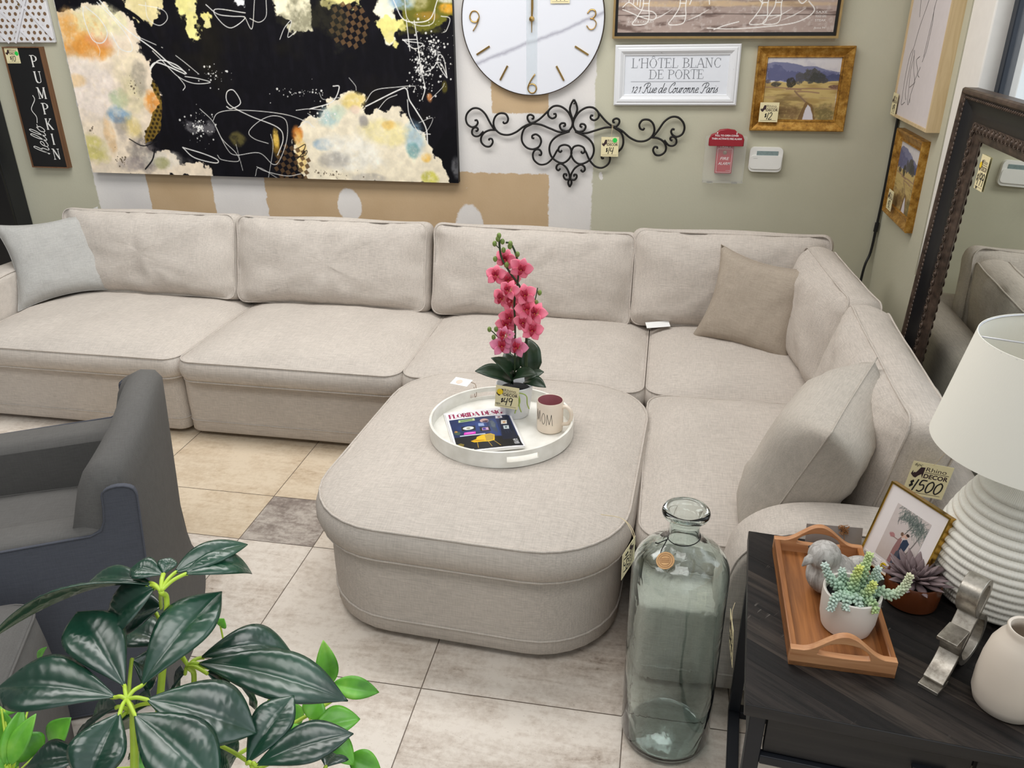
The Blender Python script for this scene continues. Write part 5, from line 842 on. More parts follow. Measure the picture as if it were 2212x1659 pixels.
# ------------------------------------------------------------------ black side table
TZ = .60
TM = T(.222, 1.182, 0) @ RZ(-5.0)       # local origin: near left corner, x along the front, y to the back
tb = thing('side_table', 'black herringbone plank side table with drawers and metal frame, right foreground', 'table', TM)
TW, TD = .815, .575
def plank_top():
    n = N('black_stained_planks'); a = n.n('ShaderNodeAttribute', attribute_name='plank'); sep = n.n('ShaderNodeSeparateColor'); n.l(a.outputs['Color'], sep.inputs[0])
    at = n.n('ShaderNodeAttribute', attribute_name='grain'); g1 = n.noise(1, 5, .65, n.mapping((4, 60, 1), src=at.outputs['Vector'])); g2 = n.noise(1, 3, .6, n.mapping((60, 6, 1), src=at.outputs['Vector']))
    base = n.ramp(sep.outputs[0], [(0, rgba((24, 22, 22))), (.5, rgba((44, 39, 37))), (1, rgba((68, 60, 54)))])
    c = n.mix(n.ramp(g1, [(.42, (0, 0, 0, 1)), (.66, (1, 1, 1, 1))]), base, rgba((20, 19, 19)))
    worn = n.math('MULTIPLY', n.ramp(g2, [(.63, (0, 0, 0, 1)), (.70, (1, 1, 1, 1))]), n.ramp(n.noise(7, 4), [(.50, (0, 0, 0, 1)), (.62, (1, 1, 1, 1))]))
    c = n.mix(n.math('MULTIPLY', worn, .8), c, rgba((120, 114, 108))); n.color(c); n.set(.5, 0, .22); n.bump(n.math('ADD', g1, n.math('MULTIPLY', g2, -.6)), .4, .002)
    me = bpy.data.meshes.new('top'); vs = []; fs = []; cols = []; gr = []; rnd = random.Random(7)
    def clip(poly, a, b, c0):      # keep a*x+b*y<=c0
        out = []
        for i, p in enumerate(poly):
            q = poly[(i + 1) % len(poly)]; dp = a * p[0] + b * p[1] - c0; dq = a * q[0] + b * q[1] - c0
            if dp <= 0: out.append(p)
            if (dp < 0) != (dq < 0) and abs(dp - dq) > 1e-9: t = dp / (dp - dq); out.append((p[0] + (q[0] - p[0]) * t, p[1] + (q[1] - p[1]) * t))
        return out
    pw = .058; half = TW / 2; e = .0012
    for side in (0, 1):
        for k in range(-16, 20):
            # chevrons meeting on the middle line across the depth
            xm = .50
            if side == 0: q = [(0, k * pw), (xm, k * pw - xm * .62), (xm, (k + 1) * pw - xm * .62), (0, (k + 1) * pw)]
            else: q = [(xm, k * pw - xm * .62), (TW, k * pw + (TW - 2 * xm) * .62), (TW, (k + 1) * pw + (TW - 2 * xm) * .62), (xm, (k + 1) * pw - xm * .62)]
            q = [(p[0], p[1] + .3) for p in q]
            q = clip(clip(q, 0, -1, -.0), 0, 1, TD)
            if len(q) < 3: continue
            cx = sum(p[0] for p in q) / len(q); cy = sum(p[1] for p in q) / len(q)
            q = [(p[0] + (cx - p[0]) * .003, p[1] + (-e if p[1] > cy else e)) for p in q]
            b = len(vs); zz = TZ + rnd.random() * .0006; vs += [(*p, zz) for p in q]; fs.append(tuple(range(b, b + len(q)))); cols += [(rnd.random(), 0, 0, 1)] * len(q)
            sl = -.62 if side == 0 else .62; L = math.hypot(1, sl); o = rnd.random() * 9
            gr += [((p[0] + p[1] * sl) / L + o, (p[1] - p[0] * sl) / L, k) for p in q]
    me.from_pydata(vs, [], fs); at = me.color_attributes.new('plank', 'FLOAT_COLOR', 'CORNER'); at.data.foreach_set('color', np.array(cols, float).ravel())
    ga = me.attributes.new('grain', 'FLOAT_VECTOR', 'POINT'); ga.data.foreach_set('vector', np.array(gr, float).ravel())
    me.materials.append(n.m); o = bpy.data.objects.new('plank_surface', me); COL.objects.link(o); return o
BLKW = wood('black_wood_front', (22, 22, 25), (44, 42, 42), 0, .45, .8, .3); BLKM = plain('black_frame_metal', (27, 30, 37), .45, .2, var=.08)
tt = G().box(0, TW, 0, TD, TZ - .030, TZ - .0006).build('tabletop', BLKW, tb, bevel=.002); o = plank_top(); o.parent = tt
lg = .030
def bar(name, *b): return G().box(*b).build(name, BLKM, tb, bevel=.002)
for x in (.012, TW - .042):
    for y in (.006, TD - .036): bar('leg', x, x + lg, y, y + lg, 0, TZ - .030)
    bar('foot_rail', x, x + lg, .036, TD - .036, 0, .025)
bar('foot_rail', .042, TW - .042, TD - .036, TD - .006, 0, .025)
bar('apron_rail', .042, TW - .042, .004, .022, .448, .470); bar('apron_rail', .042, TW - .042, TD - .022, TD - .004, .45, .57)
G().box(.016, .036, .036, TD - .036, .455, .57).build('side_panel', BLKW, tb, bevel=.002); G().box(TW - .036, TW - .016, .036, TD - .036, .455, .57).build('side_panel', BLKW, tb, bevel=.002)
dr = G().box(.046, TW / 2 - .004, .014, .030, .473, .567).build('drawer', BLKW, tb, bevel=.002); dr2 = G().box(TW / 2 + .004, TW - .046, .014, .030, .473, .567).build('drawer', BLKW, tb, bevel=.002)
G().box(TW / 2 - .10, TW / 2 - .04, .004, .014, .515, .522).build('handle', BLKM, dr); G().box(TW / 2 + .04, TW / 2 + .10, .004, .014, .515, .522).build('handle', BLKM, dr2)
pt = price_tag(plane_m((.226, 1.50, .455), (.03, -1, 0), (-.08, 0, 1)), .075, .105, '$199', 'narrow price tag hanging on the left side of the black table, beside the glass bottle')
G().tube([(.04, .105, 0), (.036, .13, .0), (.028, .145, -.006)], .0008, 5).build('string', STRING, pt)
# ------------------------------------------------------------------ wooden tray
AC = wood('acacia', (112, 66, 34), (176, 116, 66), 1, .38, .9, .15); ACL = wood('acacia_light', (172, 116, 76), (210, 158, 114), 0, .38, .9, .15)
tx = Vector((.197, -.008, 0)).normalized(); a0 = Vector((.314, 1.301, TZ + .001))
tr = thing('wooden_tray', 'brown acacia tray with arched cut-out handles on the black table', 'tray', plane_m(a0, (.995, -.02, 0), (.04, 1, 0)))
w, d = .200, .385
G().box(0, w, 0, d, 0, .010).build('tray_base', AC, tr)
for x in (0, w - .013): G().box(x, x + .013, .013, d - .013, .010, .040).build('side_rail', AC, tr, bevel=.002)
def end_board(y):
    out = [(0, 0), (w, 0), (w, .040)] + [(w / 2 + (w / 2 - .016) * (1 - 2 * i / 24), .040 + .046 * math.sin(PI * i / 24) ** 2.2) for i in range(1, 24)] + [(0, .040)]
    hole = [(w / 2 + .050 * math.cos(a), .036 + (.032 if math.sin(a) > 0 else .004) * math.sin(a)) for a in [2 * PI * i / 28 for i in range(28)]]
    m = Matrix(((1, 0, 0, 0), (0, 0, -1, y + .015), (0, 1, 0, 0), (0, 0, 0, 1)))
    G().prism(out, 0, .015, m, [hole]).build('handle_board', ACL, tr, bevel=.003, seg=3)
end_board(0); end_board(d - .015)
# grey card with twine behind the tray
KR = plain('grey_card', (150, 144, 140), .8); kc = thing('twine_card', 'grey paper card tied with brown twine behind the wooden tray handle', 'card', plane_m((.40, 1.705, TZ), (.99, .03, 0), (-.02, .30, 1)))
G().box(0, .13, 0, .062, 0, .0008).build('card', KR, kc); tw = plain('twine', (150, 104, 62), .9); g = G(); rnd = random.Random(2)
for k in range(7): g.tube(smooth_path([(.085 + rnd.uniform(-.012, .012), .055 + rnd.uniform(-.01, .012), .004 + rnd.uniform(-.006, .012)) for _ in range(7)], 5), .0008, 5)
g.tube(smooth_path([(.085, .055, .004), (.088, .03, .008), (.084, .002, .01)], 6), .0008, 5); g.build('twine_knot', tw, kc)
# ------------------------------------------------------------------ stone bird
bd = thing('stone_bird', 'round grey stone bird figurine sitting in the wooden tray', 'figurine', T(.425, 1.535, TZ + .011) @ RZ(205))
n = N('carved_stone'); st = n.noise(1, 4, .6, n.mapping((90, 90, 22)), .8); n.color(n.ramp(n.math('ADD', n.math('MULTIPLY', st, .7), n.math('MULTIPLY', n.noise(9, 4), .3)), [(.35, rgba((142, 137, 132))), (.6, rgba((196, 192, 188)))])); n.set(.85, 0, .2); n.bump(st, .6, .003)
g = G(); g.ball((0, 0, .048), (.056, .047, .048), 28, 18); g.ball((.012, 0, .068), (.040, .036, .042), 24, 14); g.ball((.026, 0, .103), (.036, .034, .033), 24, 14); g.ball((-.052, 0, .058), (.040, .024, .016), 20, 10, rot=RY(18)); g.ball((.0, .036, .052), (.042, .012, .028), 20, 10, rot=RZ(-8)); g.ball((.0, -.036, .052), (.042, .012, .028), 20, 10, rot=RZ(8))
b = g.build('body', n.m, bd, angle=180); r_ = b.modifiers.new('remesh', 'REMESH'); r_.mode = 'VOXEL'; r_.voxel_size = .0032; r_.use_smooth_shade = True; q = b.modifiers.new('smooth', 'SMOOTH'); q.factor = .6; q.iterations = 8
g = G(); g.tube([(.050, 0, .102), (.068, 0, .096), (.078, 0, .084)], [.013, .009, .0015], 12); g.build('beak', n.m, bd, angle=180)
dk = plain('eye_dark', (70, 66, 64), .6); [G().ball((.046, s * .0265, .110), .0035, 10, 8).build('eye', dk, bd) for s in (-1, 1)]
# ------------------------------------------------------------------ white pot with trailing succulent
CER = plain('white_ceramic', (228, 222, 214), .42, var=.015, vs=12, bump=.05, bs=60); SOIL = plain('dark_soil', (16, 15, 15), .9, bump=.6, bs=300)
sp = thing('potted_succulent', 'green trailing succulent in a white ceramic pot standing in the wooden tray', 'potted plant', T(.443, 1.425, TZ + .011))
G().lathe([(0, .0), (.042, 0), (.050, .006), (.0555, .03), (.0575, .07), (.0575, .094), (.0555, .096), (.052, .094), (.050, .07), (.050, .03)], 56).build('pot', CER, sp, angle=40)
G().lathe([(0, .079), (.0505, .077)], 32).build('soil', SOIL, sp)
nn = N('succulent_green'); oi = nn.n('ShaderNodeAttribute', attribute_name='tint'); nn.color(oi.outputs['Color']); nn.set(.55, 0, .3); SUCC = nn.m
def tinted(g, name, mat, parent, cols):
    o = g.build(name, mat, parent, angle=180); at = o.data.color_attributes.new('tint', 'FLOAT_COLOR', 'POINT'); at.data.foreach_set('color', np.array(cols, float).ravel()); return o
def donkey_tail(path, seed, tipc=(206, 222, 120), basec=(138, 168, 142), r0=.0118):
    rnd = random.Random(seed); pts = smooth_path(path, 8); L = [0]
    for i in range(1, len(pts)): L.append(L[-1] + (pts[i] - pts[i - 1]).length)
    g = G(); cols = []; s = 0; k = 0
    while s < L[-1]:
        i = max(j for j in range(len(pts)) if L[j] <= s); i2 = min(i + 1, len(pts) - 1); p = pts[i].lerp(pts[i2], (s - L[i]) / max(1e-6, L[i2] - L[i])); t = (pts[i2] - pts[max(0, i2 - 1)]).normalized(); u = t.orthogonal().normalized(); v = t.cross(u); f = s / L[-1]
        for q in range(5):
            a = 2 * PI * q / 5 + k * .63; dr = (u * math.cos(a) + v * math.sin(a)); dd = (dr * .85 + t * .55).normalized(); sc = (1 - .45 * f) * rnd.uniform(.88, 1.1)
            x = dd; z = (t - x * t.dot(x)).normalized(); y = z.cross(x); M = Matrix(((x.x, y.x, z.x, 0), (x.y, y.y, z.y, 0), (x.z, y.z, z.z, 0), (0, 0, 0, 1)))
            n0 = len(g.v); c = p + dd * r0 * .75 * sc; g.ball(tuple(c), (r0 * .72 * sc, r0 * .42 * sc, r0 * .36 * sc), 8, 6, rot=M)
            for j in range(n0, len(g.v)):
                e = max(0, min(1, ((Vector(g.v[j]) - p).dot(dd) / (r0 * 1.4)))); w_ = f ** 1.5; b = [basec[m] * (1 - w_) + tipc[m] * w_ for m in range(3)]; b = [b[m] * (.80 + .2 * e) + 80 * e * .5 for m in range(3)]; cols.append((*lin([min(235, x_) for x_ in b]), 1))
        s += .0066 * (1 - .3 * f); k += 1
    tinted(g, 'succulent_stem', SUCC, sp, cols)
PALE = (206, 224, 214)
for i, (pth, tc) in enumerate([([(-.01, .005, .08), (-.03, .0, .10), (-.05, .0, .12), (-.064, -.003, .150)], PALE), ([(-.005, -.01, .08), (-.03, -.03, .10), (-.045, -.045, .098), (-.05, -.052, .08)], PALE), ([(.0, .0, .08), (.0, .0, .12), (.003, -.005, .158)], (222, 228, 110)), ([(.01, .01, .08), (.016, .012, .13), (.022, .014, .178)], (206, 224, 150)), ([(.02, .005, .08), (.034, .006, .115), (.040, .004, .150)], PALE), ([(.01, -.01, .08), (.022, -.02, .105), (.030, -.022, .132)], (216, 226, 120)), ([(.02, .0, .08), (.05, .0, .098), (.075, -.004, .094), (.095, .0, .112), (.104, .006, .142)], (228, 226, 190)), ([(.0, -.015, .08), (.0, -.036, .10), (.006, -.052, .088)], PALE), ([(-.015, -.015, .08), (-.02, -.04, .10), (-.022, -.054, .086)], PALE), ([(.015, -.015, .08), (.03, -.04, .098), (.034, -.052, .086)], (190, 214, 140)), ([(-.01, .015, .08), (-.02, .02, .115), (-.022, .02, .128)], PALE), ([(.02, .02, .08), (.04, .02, .11), (.052, .02, .12)], PALE)]): donkey_tail(pth, i, tc)
# ------------------------------------------------------------------ brown pot with mauve rosette
rp = thing('potted_rosette', 'mauve pointed-leaf succulent in a glossy brown pot beside the wooden tray', 'potted plant', T(.602, 1.548, TZ))
BR = plain('brown_glaze', (96, 50, 26), .22, var=.12, vs=14); G().lathe([(0, 0), (.046, 0), (.055, .006), (.0575, .03), (.0575, .062), (.0555, .066), (.052, .064), (.052, .05)], 48).build('pot', BR, rp, angle=40); G().lathe([(0, .056), (.053, .054)], 32).build('soil', SOIL, rp)
g = G(); cols = []
def rosette_leaf(a, el, L, w, r0=.006):
    vs = []; fs = []; nL = 8; nW = 6; d = Vector((math.cos(a), math.sin(a), 0)); sd = Vector((-math.sin(a), math.cos(a), 0)); base = Vector((0, 0, .063)); p = base + d * r0; n0 = len(g.v)
    for i in range(nL + 1):
        t = i / nL; e = el + t * .35; ax = d * math.cos(e) + Vector((0, 0, 1)) * math.sin(e); nr = -d * math.sin(e) + Vector((0, 0, 1)) * math.cos(e); ww = w * (.55 + 1.0 * t - .1) if t < .45 else w * (1 - ((t - .45) / .55) ** 2.2) * 1.0; ww = max(ww, .0004)
        if i: p = p + ax * L / nL
        for j in range(nW): q = 2 * PI * j / nW; vs.append(p + sd * math.cos(q) * ww + nr * math.sin(q) * ww * .38); cols.append((*lin(tuple(c_ * (1 - .12 * t) + 30 * t for c_ in ((112, 94, 96) if (i + j) % 2 else (118, 100, 102)))), 1))
    for i in range(nL):
        for j in range(nW): j2 = (j + 1) % nW; fs.append((i * nW + j, i * nW + j2, (i + 1) * nW + j2, (i + 1) * nW + j))
    fs.append(tuple(nL * nW + j for j in range(nW))); g.add(vs, fs)
rnd = random.Random(5)
for ring, (cnt, el, L, w) in enumerate([(12, -.12, .070, .0105), (11, .22, .068, .0105), (10, .55, .058, .0095), (8, .9, .042, .008), (5, 1.2, .026, .0055), (3, 1.4, .018, .004)]):
    for k in range(cnt): rosette_leaf(2 * PI * (k + ring * .41) / cnt + rnd.uniform(-.12, .12), el + rnd.uniform(-.1, .1), L * rnd.uniform(.88, 1.1), w)
tinted(g, 'rosette', SUCC, rp, cols)
# ------------------------------------------------------------------ metal ampersand
am = thing('metal_ampersand', 'brushed silver metal ampersand sculpture standing on the black table', 'sculpture', plane_m((.655, 1.385, TZ), (-.62, -.78, 0), (0, 0, 1)))
n = N('aged_steel'); w1 = n.noise(22, 5, .7); n.color(n.ramp(w1, [(.32, rgba((120, 112, 102))), (.5, rgba((176, 170, 160))), (.7, rgba((208, 203, 194)))])); n.set(.38, .85, .5); n.bump(n.noise(150, 3), .15, .001); STEEL = n.m
path = smooth_path([(.118, .010), (.082, .034), (.045, .080), (.008, .128), (-.012, .160), (-.006, .190), (.018, .203), (.042, .192), (.046, .166), (.028, .136), (-.004, .112), (-.040, .086), (-.054, .052), (-.040, .018), (-.006, .006), (.030, .014), (.056, .042), (.070, .074), (.074, .098)], 8)
def strip(pts, th, dp):
    g = G(); vs = []; fs = []; k = len(pts)
    for i, p in enumerate(pts):
        t = (pts[min(i + 1, k - 1)] - pts[max(0, i - 1)]).normalized(); nn_ = Vector((-t.y, t.x, 0)) * th / 2
        for q, z in ((p - nn_, -dp), (p + nn_, -dp), (p + nn_, dp), (p - nn_, dp)): vs.append((q.x, q.y, z))
    for i in range(k - 1):
        for j in range(4): a = i * 4 + j; b = i * 4 + (j + 1) % 4; fs.append((a, b, b + 4, a + 4)[::-1])
    fs.append((0, 1, 2, 3)); e = 4 * (k - 1); fs.append((e + 3, e + 2, e + 1, e)); return g.add(vs, fs)
strip(path, .013, .019).build('stroke', STEEL, am, bevel=.0012)
G().box(.046, .104, .096, .104, -.019, .019).build('serif', STEEL, am, bevel=.001); G().box(.092, .140, 0, .008, -.019, .019).build('serif', STEEL, am, bevel=.001)
# ------------------------------------------------------------------ table lamp
lp = thing('table_lamp', 'white ribbed ceramic table lamp with a large cream drum shade', 'lamp', T(.795, 1.60, TZ))
prof = [(0, 0), (.085, 0), (.095, .006)]; rib = []
for i in range(15):
    z0 = .012 + i * .0185; t = (z0 + .009) / .29; R0 = .098 + .047 * math.sin(PI * min(1, (t * .86 + .10)) ** .85) - .045 * max(0, t - .45) ** 1.3
    for j in range(8): a = PI * j / 8; prof.append((R0 + .0065 * math.sin(a) - .002, z0 + .0185 * j / 8))
prof += [(.080, .292), (.062, .318), (.036, .334), (.014, .342), (.012, .40), (0, .40)]
n = N('ribbed_ceramic'); sx = n.n('ShaderNodeSeparateXYZ'); n.l(n.tc(), sx.inputs[0]); ang = n.math('ARCTAN2', sx.outputs[1], sx.outputs[0]); wv = n.math('SINE', n.math('MULTIPLY', ang, 150)); n.color(rgba((232, 229, 220))); n.set(.35, 0, .4); n.bump(wv, .35, .0012)
G().lathe(prof, 96).build('lamp_base', n.m, lp, angle=75)
sh = N('shade_linen'); sh.color(rgba((241, 239, 229))); sh.set(.85, 0, .15, Subsurface_Weight=0.0); sh.bump(sh.noise(1, 2, .6, sh.mapping((500, 500, 60))), .1, .001)
G().lathe([(.205, .378), (.2065, .378), (.1635, .608), (.162, .608), (.205, .378)], 96).build('lamp_shade', sh.m, lp, angle=60)
WM = plain('white_wire', (206, 206, 210), .4, .4); g = G()
for k in range(3): a = 2 * PI * k / 3 + .9; g.tube([(0, 0, .593), (.162 * math.cos(a), .162 * math.sin(a), .602)], .002, 6)
g.tube([(.162 * math.cos(q), .162 * math.sin(q), .605) for q in [2 * PI * i / 60 for i in range(60)]], .0022, 6, True); g.lathe([(.008, .58), (.008, .60), (0, .605)], 12); g.build('shade_spider', WM, lp, angle=180)
G().lathe([(.006, .40), (.006, .58)], 12).build('stem', WM, lp); G().lathe([(0, .42), (.014, .425), (.03, .47), (.028, .50), (.01, .53), (0, .532)], 20).build('bulb', plain('bulb_glass', (240, 240, 236), .3), lp)
# ------------------------------------------------------------------ ceramic vases
def vase(loc, label, prof, c):
    v = thing('ceramic_vase', label, 'vase', T(*loc)); G().lathe(prof, 64).build('body', plain('matte_glaze', c, .5, var=.02, vs=8, bump=.06, bs=40), v, angle=50); return v
vp = [(0, 0), (.046, 0), (.055, .006), (.0605, .025), (.061, .06), (.058, .10), (.052, .135), (.043, .155), (.035, .166), (.033, .172), (.0345, .180), (.033, .183), (.029, .181), (.028, .172), (.030, .164), (.040, .15), (.05, .12), (.054, .06), (.05, .012), (0, .008)]
vase((.702, 1.268, TZ), 'cream white ceramic bottle vase at the front right of the black table', vp, (226, 214, 200))
vase((.868, 1.452, TZ), 'pale ceramic vase cut off by the right edge beside the lamp base', [(r * 1.1, z * 1.15) for r, z in vp], (222, 210, 196))
# ------------------------------------------------------------------ gold wedding photo frame
fm = plane_m((.519, 1.687, TZ + .005), (.087, -.138, 0), (.05, .032, .195)); W, H = .165, .205
pf = thing('photo_frame', 'thin gold frame with a beach wedding photo leaning behind the tray', 'photo frame', fm)
GLD = plain('polished_gold', (206, 164, 70), .18, 1.0, var=.1); frame_mesh(W, H, [(0, -.014), (0, .003), (.004, .003), (.004, .0)]).build('frame', GLD, pf, T(W / 2, H / 2, 0), smooth=False); G().box(.002, W - .002, .002, H - .002, -.012, -.0015).build('back_board', KR, pf)
G().box(.003, W - .003, .003, H - .003, -.0014, -.0004).build('mat_board', plain('mat_white', (236, 228, 226), .6, var=.01), pf, smooth=False)
p = Paint(.094, .132, 190, 266, (206, 194, 190), 4); p.put(np.clip(1 - p.Y / .05, 0, 1) * .6, (196, 178, 166)); p.put(np.clip(p.vn(60, 4) - .4, 0, 1) * .4, (226, 218, 216))
p.stroke((120, 112, 108), [(.040, .06), (.050, .085), (.060, .118)], .0022); p.stroke((120, 112, 108), [(.070, .04), (.078, .07), (.084, .10)], .0025); rs = random.Random(3)
for k in range(420):
    c = rs.choice([(.058, .120), (.036, .122), (.082, .104), (.070, .112)]); a = rs.uniform(-2.6, -.5); x, y = c[0] + rs.gauss(0, .012), c[1] + rs.gauss(0, .008); L_ = rs.uniform(.008, .018); p.stroke(rs.choice([(92, 104, 98), (116, 126, 120), (70, 82, 80), (138, 144, 138)]), [(x, y), (x + math.cos(a) * L_, y + math.sin(a) * L_)], .0009, .85, False)
def cp(pts): return [(x - .002, y + .014) for x, y in pts]
p.poly((50, 62, 84), cp([(.050, -.02), (.067, -.02), (.066, .030), (.069, .050), (.060, .056), (.052, .050), (.050, .03)]), .001); p.poly((152, 112, 110), cp([(.036, -.02), (.050, -.02), (.052, .032), (.050, .050), (.044, .053), (.040, .046), (.037, .02)]), .001); p.poly((80, 84, 96), cp([(.046, -.02), (.058, -.02), (.056, .022), (.048, .02)]), .001)
for c_, q_, rx_, ry_ in (((206, 166, 148), (.0555, .0615), .0042, .0055), ((58, 46, 42), (.058, .0655), .0044, .0034), ((212, 172, 154), (.0475, .0585), .0038, .005), ((120, 92, 76), (.0440, .061), .0038, .0046)): p.blob(c_, cp([q_])[0], rx_, ry_, 1, 0, .2)
p.blob((170, 110, 112), (.020, .060), .007, .006, .9, .5, .3, 200); p.stroke((150, 120, 116), cp([(.026, .044), (.040, .044)]), .0022); p.blob((120, 116, 116), (.020, .10), .0018, .007, .8, .2, .3)
p.build('photo', vcol('photo_print', .3, .4), pf, T(.036, .036, .0002))
lbl = G().box(.006, .060, .006, .028, -.0003, .0003).build('paper_label', plain('label_paper', (238, 236, 232), .6, var=0), pf, smooth=False); g = G(); [g.box(.010, .052 - .006 * (k % 3), .010 + k * .003, .0112 + k * .003, .0004, .0006) for k in range(5)]; g.build('small_print', plain('print_grey', (120, 120, 122), .6, var=0), lbl, smooth=False)
G().lathe([(.0085, .0008), (.0085, .0012), (0, .0013)], 24, T(.071, .020, 0)).build('yellow_sticker', YEL_DOT, pf); g = G(); [g.ribbon(smooth_path([(.065 + k * .004, .015), (.067 + k * .004, .020), (.065 + k * .004, .025)], 4), .0012, .0014) for k in range(4)]; g.build('sticker_ink', INK, pf, smooth=False)
g = G(); g.prism([(.06, .01), (.10, .01), (.085, .15), (.075, .15)], 0, .002, Matrix(((1, 0, 0, 0), (0, .90, 0, 0), (0, -.36, 1, -.014), (0, 0, 0, 1)))); g.build('easel_back', KR, pf)
# ------------------------------------------------------------------ sofa price ticket
pt = price_tag(plane_m((.662, 1.915, .655), (.099, 0, -.012), (.012, .02, 1)), .099, .096, '$1500', 'price tag reading 1500 dollars pinned on the right sofa cushion behind the photo frame')
g = G(); text(g, '6pc', .006, .084, .018, .009, z=.0009, shear=.2); g.build('handwritten_note', INK, pt, smooth=False)
G().tube([(.05, .092, .0), (.046, .13, .03), (.044, .17, .055)], .0006, 5).build('string', STRING, pt)
# ------------------------------------------------------------------ round tray on the ottoman
n = N('pearl_inlay'); vo = n.n('ShaderNodeTexVoronoi'); vo.inputs['Scale'].default_value = 34; n.l(n.mapping((1, 1, .5)), vo.inputs['Vector']); n.color(n.mix(.35, n.ramp(n.noise(9, 4), [(.35, rgba((214, 211, 203))), (.65, rgba((238, 236, 230)))]), vo.outputs['Color'], 'SOFT_LIGHT')); n.set(.3, 0, .5); PEARL = n.m
n = N('pearl_white'); n.color(n.ramp(n.noise(16, 4), [(.35, rgba((222, 219, 210))), (.65, rgba((240, 238, 231)))])); n.set(.32, 0, .5); PEARL = n.m
rt = thing('round_tray', 'round white pearl tray with slot handles on the ottoman', 'tray', T(-.490, 2.398, .4715)); r = .247
G().lathe([(0, 0), (r - .006, 0), (r - .006, .009), (0, .009)], 96).build('tray_base', PEARL, rt, angle=30)
lv = [0, .020, .040, .056]; NS = 144; slot = lambda k: any(abs(((360 * k / NS - c + 180) % 360) - 180) < 14 for c in (-62, 118))
g = G(); vid = {}
def rv(k, j, inner):
    key = (k % NS, j, inner)
    if key not in vid: a = 2 * PI * (k % NS) / NS; q = r - .008 if inner else r; vid[key] = len(g.v); g.v.append((q * math.cos(a), q * math.sin(a), lv[j]))
    return vid[key]
for k in range(NS):
    for j in range(3):
        open_ = j == 1 and slot(k) and slot(k + 1)
        if not open_:
            g.f.append((rv(k, j, 0), rv(k + 1, j, 0), rv(k + 1, j + 1, 0), rv(k, j + 1, 0))); g.f.append((rv(k + 1, j, 1), rv(k, j, 1), rv(k, j + 1, 1), rv(k + 1, j + 1, 1)))
        else:
            g.f.append((rv(k, 1, 0), rv(k + 1, 1, 0), rv(k + 1, 1, 1), rv(k, 1, 1))); g.f.append((rv(k + 1, 2, 0), rv(k, 2, 0), rv(k, 2, 1), rv(k + 1, 2, 1)))
            for kk, nb in ((k, k - 1), (k + 1, k + 1)):
                if not (slot(nb) and slot(nb + 1)): g.f.append((rv(kk, 1, 0), rv(kk, 1, 1), rv(kk, 2, 1), rv(kk, 2, 0)))
    g.f.append((rv(k, 3, 0), rv(k + 1, 3, 0), rv(k + 1, 3, 1), rv(k, 3, 1))); g.f.append((rv(k + 1, 0, 0), rv(k, 0, 0), rv(k, 0, 1), rv(k + 1, 0, 1)))
g.build('tray_rim', PEARL, rt, angle=40)
ct = thing('paper_tag', 'small white paper tag tied to the back handle of the round tray', 'tag', plane_m((-.735, 2.640, .522), (.09, -.03, .004), (.04, .09, .02)))
G().box(0, .075, 0, .045, 0, .0008).build('card', pc, ct); G().lathe([(.013, .001), (.013, .0014), (0, .0014)], 20, T(.03, .02, 0)).build('printed_mark', plain('peach_print', (232, 206, 190), .6), ct); G().tube(smooth_path([(.075, .03, 0), (.10, .02, .004), (.115, .0, .0), (.12, -.012, -.02), (.11, -.01, -.03), (.10, .01, -.002)], 5), .0012, 6).build('string', plain('brown_string', (132, 112, 92), .9), ct)
